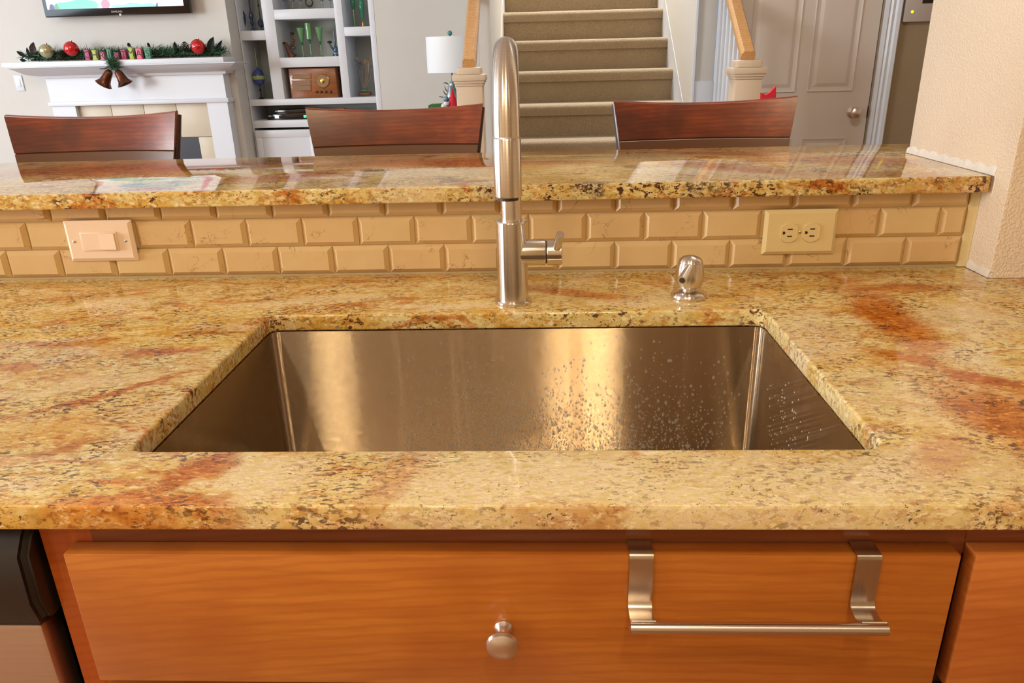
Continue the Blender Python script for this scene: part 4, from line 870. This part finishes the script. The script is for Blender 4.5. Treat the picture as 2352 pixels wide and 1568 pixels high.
# dark finials, upper left cubby
def finial(px, mats, label, prof_, z0, cat='finial', grp=None):
    x = qi(px, 60).x if not isinstance(px, Vector) else px.x
    t = thing('glass_finial', (x, YI, z0), label, cat, grp)
    for nm_, mt, pr in prof_:
        b = nb(); lathe(b, pr, (x, YI, z0), n=16); obj(nm_, b, MT[mt], parent=t)
    return t
zz = zA[0]
for px, lb, kind in ((561, 'dark navy finial, leftmost in the upper left cubby', 0), (580, 'dark navy waisted finial, second from left in the upper left cubby', 1), (600, 'dark navy round finial at the right in the upper left cubby', 2)):
    bodies = [[(.003, .0), (.006, .02), (.016, .07), (.018, .105), (.010, .13), (.004, .14)], [(.012, 0), (.010, .015), (.004, .03), (.014, .05), (.008, .07), (.017, .09), (.012, .115), (.004, .13)], [(.010, 0), (.004, .012), (.004, .02), (.020, .035), (.022, .055), (.012, .07), (.004, .08)]]
    pr = bodies[kind]; top = pr[-1][1]
    finial(px, None, lb, [('body', 'navy', pr), ('stem', 'bronze', [(.0035, top-.003), (.003, top+.07), (.007, top+.08), (.003, top+.09), (.002, top+.14), (0, top+.145)]), ('foot', 'bronze', [(.014, 0), (.012, .004), (.004, .006)])], zz, grp='navy finials')
# blue ball finial
z0 = zA[2]; bp = qi(594, 178)
finial(bp, None, 'tall blue ball ornament with a green band on a thin stand in the left cubby', [('foot', 'bronze', [(.022, 0), (.018, .006), (.004, .012)]), ('stand', 'bronze', [(.004, .01), (.0035, .05), (.009, .06), (.003, .075), (.006, .10), (.004, .115)]),
   ('ball', 'blue', [(.004, bp.z-z0-.058), (.030, bp.z-z0-.042), (.042, bp.z-z0-.012), (.042, bp.z-z0+.012), (.030, bp.z-z0+.042), (.008, bp.z-z0+.060), (.004, bp.z-z0+.07)]), ('band', 'lime', [(.0425, bp.z-z0-.012), (.0434, bp.z-z0), (.0425, bp.z-z0+.012)]), ('spire', 'lime', [(.004, bp.z-z0+.068), (.0025, bp.z-z0+.10), (.002, bp.z-z0+.19), (0, bp.z-z0+.195)])], z0, 'ornament')
# radio
rz0 = zB[4]; ra, rb = qi(662, 190), qi(774, 190); rzt = qi(715, 157).z
YRd = 4.10; ra, rb = at(665, 190, Y=YRd), at(773, 190, Y=YRd); rzt = at(715, 156, Y=YRd).z
rad = thing('vintage_radio', ((ra.x+rb.x)/2, 4.18, rz0), 'vintage walnut tabletop radio with a round dial in the lower centre cubby', 'radio')
obj('case', bx(ra.x, rb.x, YRd, 4.30, rz0, rzt, bev=.008), MT['walnut'], parent=rad)
for k_ in range(3):
    y_ = (176, 191, 203)[k_]; a, c_ = at(671, y_-5, Y=YRd), at(714, y_+4, Y=YRd)
    obj('grille_frame', bx(a.x-.004, c_.x+.004, YRd-.004, YRd+.001, c_.z-.004, a.z+.004, bev=.001), MT['walnut'], parent=rad); obj('speaker_cloth', bx(a.x, c_.x, YRd-.005, YRd-.003, c_.z, a.z), MT['cloth'], parent=rad)
dc = at(741, 186, Y=YRd); b = nb(); lathe(b, [(.048, 0), (.048, .004), (.044, .006), (.041, .003), (0, .003)], (dc.x, YRd, dc.z), (0, -1, 0), 32); dl = obj('dial', b, MT['brass'], parent=rad)
b = nb(); lathe(b, [(.040, .0031), (.040, .0036), (0, .0036)], (dc.x, YRd, dc.z), (0, -1, 0), 32); obj('dial_face', b, MT['cloth'], parent=dl)
b = nb(); lathe(b, [(.016, .003), (.016, .005), (.006, .008), (0, .009)], (dc.x, YRd, dc.z), (0, -1, 0), 20); obj('dial_hub', b, MT['brass'], parent=dl)
for px in (728, 738, 749, 760):
    c0 = at(px, 211, Y=YRd); b = nb(); lathe(b, [(.0085, 0), (.0085, .008), (.006, .010), (0, .0105)], (c0.x, YRd, c0.z), (0, -1, 0), 14); obj('knob', b, MT['bronze'], parent=rad)
# centre cubby: candlesticks, sculptures
z0 = zB[2]
for px, top, kind, lb in ((694, 64, 0, 'green glass flared candlestick at the left of the middle cubby row'), (712, 53, 1, 'tall green glass candlestick with straight cup, in the centre'), (736, 62, 0, 'green glass flared candlestick right of the tall straight one')):
    x = qi(px, 100).x; h = qi(px, top).z-z0; t = thing('glass_candlestick', (x, YI, z0), lb, 'candlestick', 'green glass candlesticks')
    b = nb(); lathe(b, [(.016, 0), (.014, .004), (.004, .01), (.0035, .07*h/.2), (.0035, .42*h)], (x, YI, z0), n=16); obj('stem', b, MT['gglass'], parent=t)
    b = nb(); lathe(b, [(.003, .40*h), (.009, .43*h), (.005, .46*h), (.011, .49*h), (.004, .52*h)], (x, YI, z0), n=16); obj('knop', b, MT['eglass'], parent=t)
    b = nb(); cup = [(.004, .52*h), (.010, .56*h), (.028, h), (.026, h), (.008, .58*h), (0, .57*h)] if kind == 0 else [(.004, .52*h), (.022, .53*h), (.023, h), (.021, h), (.020, .56*h), (0, .56*h)]
    lathe(b, cup, (x, YI, z0), n=20); obj('cup', b, MT['gglass'], parent=t)
t = thing('driftwood_figure', (qi(668, 130).x, YI, z0), 'brown branching wood sculpture at the left of the middle cubby', 'sculpture')
V = lambda x, y: qi(x, y)
b = nb(); tube(b, [Vector((V(672, 131).x, YI, z0)), V(664, 118), V(659, 106), V(655, 98)], [.026, .018, .014, .011], 10); obj('trunk', b, MT['rustwood'], parent=t)
b = nb(); tube(b, [V(664, 112), V(672, 100), V(670, 88), V(671, 78)], [.008, .010, .008, .006], 8); br = obj('branch', b, MT['rustwood'], parent=t)
for px, py, r, mt in ((671, 77, .013, 'bronze'), (674, 93, .011, 'rustwood'), (674, 110, .014, 'teal_dark'), (654, 99, .012, 'bronze'), (677, 127, .010, 'bronze')):
    obj('knot', ball(nb(), V(px, py), r, 1.2, 1, .8), MT[mt], parent=t)
t = thing('glazed_figurine', (qi(770, 130).x, YI, z0), 'blue and green glazed ceramic figurine at the right of the middle cubby', 'figurine')
xx = V(770, 100).x
b = nb(); lathe(b, [(.026, 0), (.024, .012), (.014, .02), (.018, .035), (.016, .055), (.008, .07)], (xx, YI, z0), n=18); obj('body', b, MT['bluecer'], parent=t)
b = nb(); lathe(b, [(.0225, .016), (.0225, .024)], (xx, YI, z0), n=18); obj('band', b, MT['greencer'], parent=t)
b = nb(); tube(b, [V(766, 115), V(760, 106), V(757, 99)], [.007, .006, .005], 8); obj('spout', b, MT['bluecer'], parent=t); b = nb(); ball(b, V(757, 97), .013, 1.4, 1, .7); obj('cap', b, MT['bronze'], parent=t)
b = nb(); tube(b, [Vector((xx, YI, z0+.06)), Vector((xx-.001, YI, z0+.16))], [.006, .005], 8); obj('neck', b, MT['navy'], parent=t)
# upper centre cubby: ring and clear candle cups
z0 = zB[0]; c0 = V(709, 0)
t = thing('ring_sculpture', (c0.x, YI, z0), 'small dark ring ornament on the upper centre shelf', 'ornament')
b = nb(); N_ = 24; cc = Vector((c0.x, YI, z0+.045)); tube(b, [cc+Vector((.024*math.cos(2*math.pi*i/N_), 0, .024*math.sin(2*math.pi*i/N_))) for i in range(N_+1)], .005, 8, cap=False); obj('ring', b, MT['bronze'], parent=t)
b = nb(); lathe(b, [(.012, 0), (.010, .005), (.004, .008), (.004, .018)], (c0.x, YI, z0), n=12); obj('foot', b, MT['bronze'], parent=t)
for i, px in enumerate((655, 672, 690, 740, 758)):
    x = V(px, 5).x; b = nb(); lathe(b, [(.014, 0), (.012, .003), (.004, .006), (.004, .05), (.018, .06), (.020, .12), (.018, .12), (.015, .065), (0, .06)], (x, YI, z0), n=16)
    lb = ['clear stemmed glass, farthest left on the upper centre shelf', 'clear stemmed glass, second from the left on the upper centre shelf', 'clear stemmed glass just left of the ring ornament', 'clear stemmed glass just right of the ring ornament', 'clear stemmed glass, farthest right on the upper centre shelf'][i]
    setp(obj('stemmed_glass', b, MT['cglass']), lb, 'glass', 'clear stemmed glasses')
# right cubbies: green finials and glass flowers
z0 = zD[0]
for px, lb, pr in ((815, 'slim green glass finial at the left of the upper right cubby', [('stem', 'gglass', [(.008, 0), (.004, .006), (.005, .09), (.003, .10)]), ('collar', 'brass', [(.006, .10), (.005, .112)]), ('body', 'eglass', [(.005, .11), (.016, .13), (.018, .16), (.010, .19), (0, .20)])]),
                   (834, 'fat green glass teardrop finial at the right of the upper right cubby', [('stem', 'brass', [(.010, 0), (.006, .012), (.009, .022), (.005, .034), (.003, .04)]), ('body', 'eglass', [(.003, .038), (.012, .07), (.021, .12), (.020, .16), (.008, .20), (0, .21)])])):
    finial(px, None, lb, pr, z0, grp='green glass finials')
z0 = zD[2]; t = thing('glass_flowers', (V(838, 215).x, YI, z0), 'bouquet of clear glass flowers on a dark wooden base', 'glass flowers')
b = nb(); xx = V(836, 215).x
box(b, xx-.036, xx+.05, YI-.03, YI+.03, z0, z0+.022, bev=.008); obj('base', b, MT['rustwood'], parent=t)
b = nb(); ball(b, (xx+.004, YI, z0+.03), .016, 1.6, 1.2, .6); obj('moss', b, MT['greencer'], parent=t)
for (hx, hy, mt, fr) in ((821, 140, 'cglass', .022), (829, 147, 'cglass', .016), (840, 143, 'aglass', .014), (846, 135, 'aglass', .012), (853, 152, 'cglass', .012)):
    e = V(hx, hy); a = Vector((xx+.002, YI, z0+.03)); mid = a.lerp(e, .55)+Vector(((e.x-a.x)*.25, .01, 0))
    b = nb(); tube(b, [a, mid, e], [.003, .0028, .0026], 6); s_ = obj('stem', b, MT[mt], parent=t)
    b = nb(); lathe(b, [(.003, -.012), (fr*.5, -.006), (fr, .008), (fr*.9, .009), (.004, -.002), (0, -.004)], e, (rd.uniform(-.6, .6), -.7, .5), 10); obj('petals', b, MT[mt], parent=s_)
# media shelf
z0 = zs2+.0005
def device(px0, px1, z0, h, label, leds):
    a, c_ = at(px0, 262, Y=4.10).x, at(px1, 262, Y=4.10).x; t = thing('media_player', ((a+c_)/2, 4.18, z0), label, 'media player')
    obj('housing', bx(a, c_, 4.10, 4.30, z0, z0+h, bev=.002), MT['black_gloss'], parent=t)
    for px, w_, mt in leds:
        cx = at(px, 262, Y=4.10).x; obj('indicator_light', bx(cx-w_, cx+w_, 4.0985, 4.101, z0+h*.25, z0+h*.7, bev=.0006), MT[mt], parent=t)
    obj('logo_strip', bx(a+.008, a+.03, 4.0992, 4.1005, z0+h*.55, z0+h*.75), MT['panelgrey'], parent=t)
device(613, 706, z0, .040, 'black media player with green light, bottom of the stack on the media shelf', ((635, .014, 'led_white'), (700, .010, 'led_green')))
device(630, 712, z0+.0405, .026, 'slim black media player on top of the other one on the media shelf', ())
for i, (a_, b_, zt, mt, lb) in enumerate(((738, 763, 252, 'rose', 'rose coloured box with a white ball, leftmost box on the media shelf'), (765, 789, 250, 'orangebox', 'orange box, second on the media shelf'), (791, 808, 252, 'orangebox', 'small orange box, third on the media shelf'), (810, 828, 253, 'cream', 'cream box, rightmost on the media shelf'))):
    p0, p1 = at(a_, zt, Y=4.12), at(b_, zt, Y=4.12); t = thing('small_box', ((p0.x+p1.x)/2, 4.16, z0), lb, 'box', 'small boxes on the media shelf')
    obj('carton', bx(p0.x, p1.x, 4.12, 4.20, z0, p0.z, bev=.001), MT[mt], parent=t)
    if i < 3: b = nb(); obj('white_ball', ball(b, ((p0.x+p1.x)/2, 4.118, p0.z-.022), .011), MT['whitecloth'], parent=t)
# ============================================================ lamp table group
LX, LY, TZ = at(1036, 130, Y=3.3).x, 3.3, .93
ct = thing('console_table', (LX, LY, 0), 'dark wood console table under the white lamp', 'table')
obj('top', bx(LX-.34, LX+.10, LY-.33, LY+.2, TZ-.03, TZ, bev=.004), MT['cherry_dark'], parent=ct)
for sx_ in (-.31, .07):
    for sy_ in (-.17, .17): b = nb(); tube(b, [(LX+sx_, LY+sy_, 0), (LX+sx_, LY+sy_, TZ-.03)], [.012, .02], 8); obj('leg', b, MT['cherry_dark'], parent=ct)
s0, s1 = at(978, 86, Y=LY), at(977, 168, Y=LY); RS = LX-s0.x
lm = thing('table_lamp', (LX, LY, TZ), 'table lamp with white drum shade and teal ball finial', 'lamp')
b = nb(); lathe(b, [(.05, 0), (.05, .01), (.03, .02), (.045, .07), (.05, .12), (.03, .17), (.014, .20), (.010, .24)], (LX, LY, TZ), n=24); obj('base', b, MT['teal'], parent=lm)
b = nb(); rings = []
for r, z in ((RS, s1.z), (RS*1.004, s1.z+.004), (RS*1.0, s0.z), (RS*.985, s0.z), (RS*.985, s1.z)): rings.append([b.verts.new((LX+r*math.cos(2*math.pi*i/48), LY+r*math.sin(2*math.pi*i/48), z)) for i in range(48)])
for p, q in zip(rings, rings[1:]+rings[:1]):
    for i in range(48): b.faces.new((p[i], p[(i+1) % 48], q[(i+1) % 48], q[i]))
bmesh.ops.recalc_face_normals(b, faces=b.faces); obj('lamp_shade', b, MT['shade'], parent=lm)
b = nb(); tube(b, [(LX, LY, TZ+.2), (LX, LY, s0.z+.008)], .004, 8); tube(b, [(LX-RS*.98, LY, s0.z-.01), (LX+RS*.98, LY, s0.z-.01)], .002, 6); obj('harp', b, MT['bronze'], parent=lm)
fz = at(1036, 76, Y=LY).z; obj('finial', ball(nb(), (LX, LY, fz), .0145), MT['teal'], parent=lm)
# little tree, santa, tin
YT = 3.08
def qt(x, y): return at(x, y, Y=YT)
t = thing('tinsel_tree', (qt(1035, 245).x, YT, TZ), 'silver and blue tinsel tree with curled twigs below the lamp shade', 'christmas tree')
a = qt(1035, 240); top = qt(1040, 190)
b = nb(); lathe(b, [(.03, 0), (.03, .01), (.006, .015), (.006, .09)], (a.x, YT, TZ), n=12); obj('trunk', b, MT['bronze'], parent=t)
b = nb(); hgt_ = top.z-(a.z-.02); lathe(b, [(.03, 0), (.034, .02), (.024, .3*hgt_), (.028, .45*hgt_), (.016, .7*hgt_), (.006, hgt_)], (a.x+.004, YT, a.z-.02), n=14)
for v in b.verts: v.co += Vector((rd.uniform(-.003, .003), rd.uniform(-.003, .003), rd.uniform(-.003, .003)))
obj('tinsel_body', b, MT['silver'], parent=t)
obj('glass_ball', ball(nb(), qt(1024, 227)+Vector((0, -.02, 0)), .015), MT['tree_blue'], parent=t)
for pts_ in (((1035, 196), (1024, 190), (1018, 191)), ((1033, 216), (1024, 206), (1021, 198)), ((1030, 222), (1021, 214), (1018, 207)), ((1028, 228), (1016, 223), (1008, 221))):
    b = nb(); tube(b, [qt(*p) for p in pts_], [.003, .003, .0012], 6); obj('twig', b, MT['leaf'], parent=t)
obj('snowball', ball(nb(), qt(1037, 194)+Vector((0, -.02, 0)), .009), MT['whitecloth'], parent=t)
t = thing('santa_hat', (qt(1037, 240).x, 3.0, TZ), 'small red felt santa hat with white trim and pompom by the newel post', 'santa hat')
c0 = at(1039, 241, Y=3.0); b = nb(); lathe(b, [(.028, 0), (.024, .03), (.010, .08), (.003, .11)], (c0.x+.004, 3.0, c0.z-.02), n=16); obj('hat', b, MT['redcloth'], parent=t)
b = nb(); lathe(b, [(.034, -(c0.z-.02-TZ)), (.036, 0), (.030, .006)], (c0.x+.002, 3.0, c0.z-.02), n=16); obj('hat_brim', b, MT['redcloth'], parent=t)
for p, r in (((1024, 238), .012), ((1018, 243), .012)): obj('pompom', ball(nb(), at(*p, Y=2.97), r), MT['whitecloth'], parent=t)
g = [at(x, y, Y=3.0) for x, y in ((985, 252), (984, 242), (990, 239), (1013, 238), (1015, 250))]
t = thing('green_tin', ((g[0].x+g[4].x)/2, 3.0, TZ), 'green patterned tin on the console table left of the santa hat', 'tin')
b = nb(); prism(b, [(p.x, p.z) for p in g] + [(g[4].x, TZ), (g[0].x, TZ)], 'y', 2.99, 3.05); obj('tin_box', b, MT['greenbox'], parent=t)
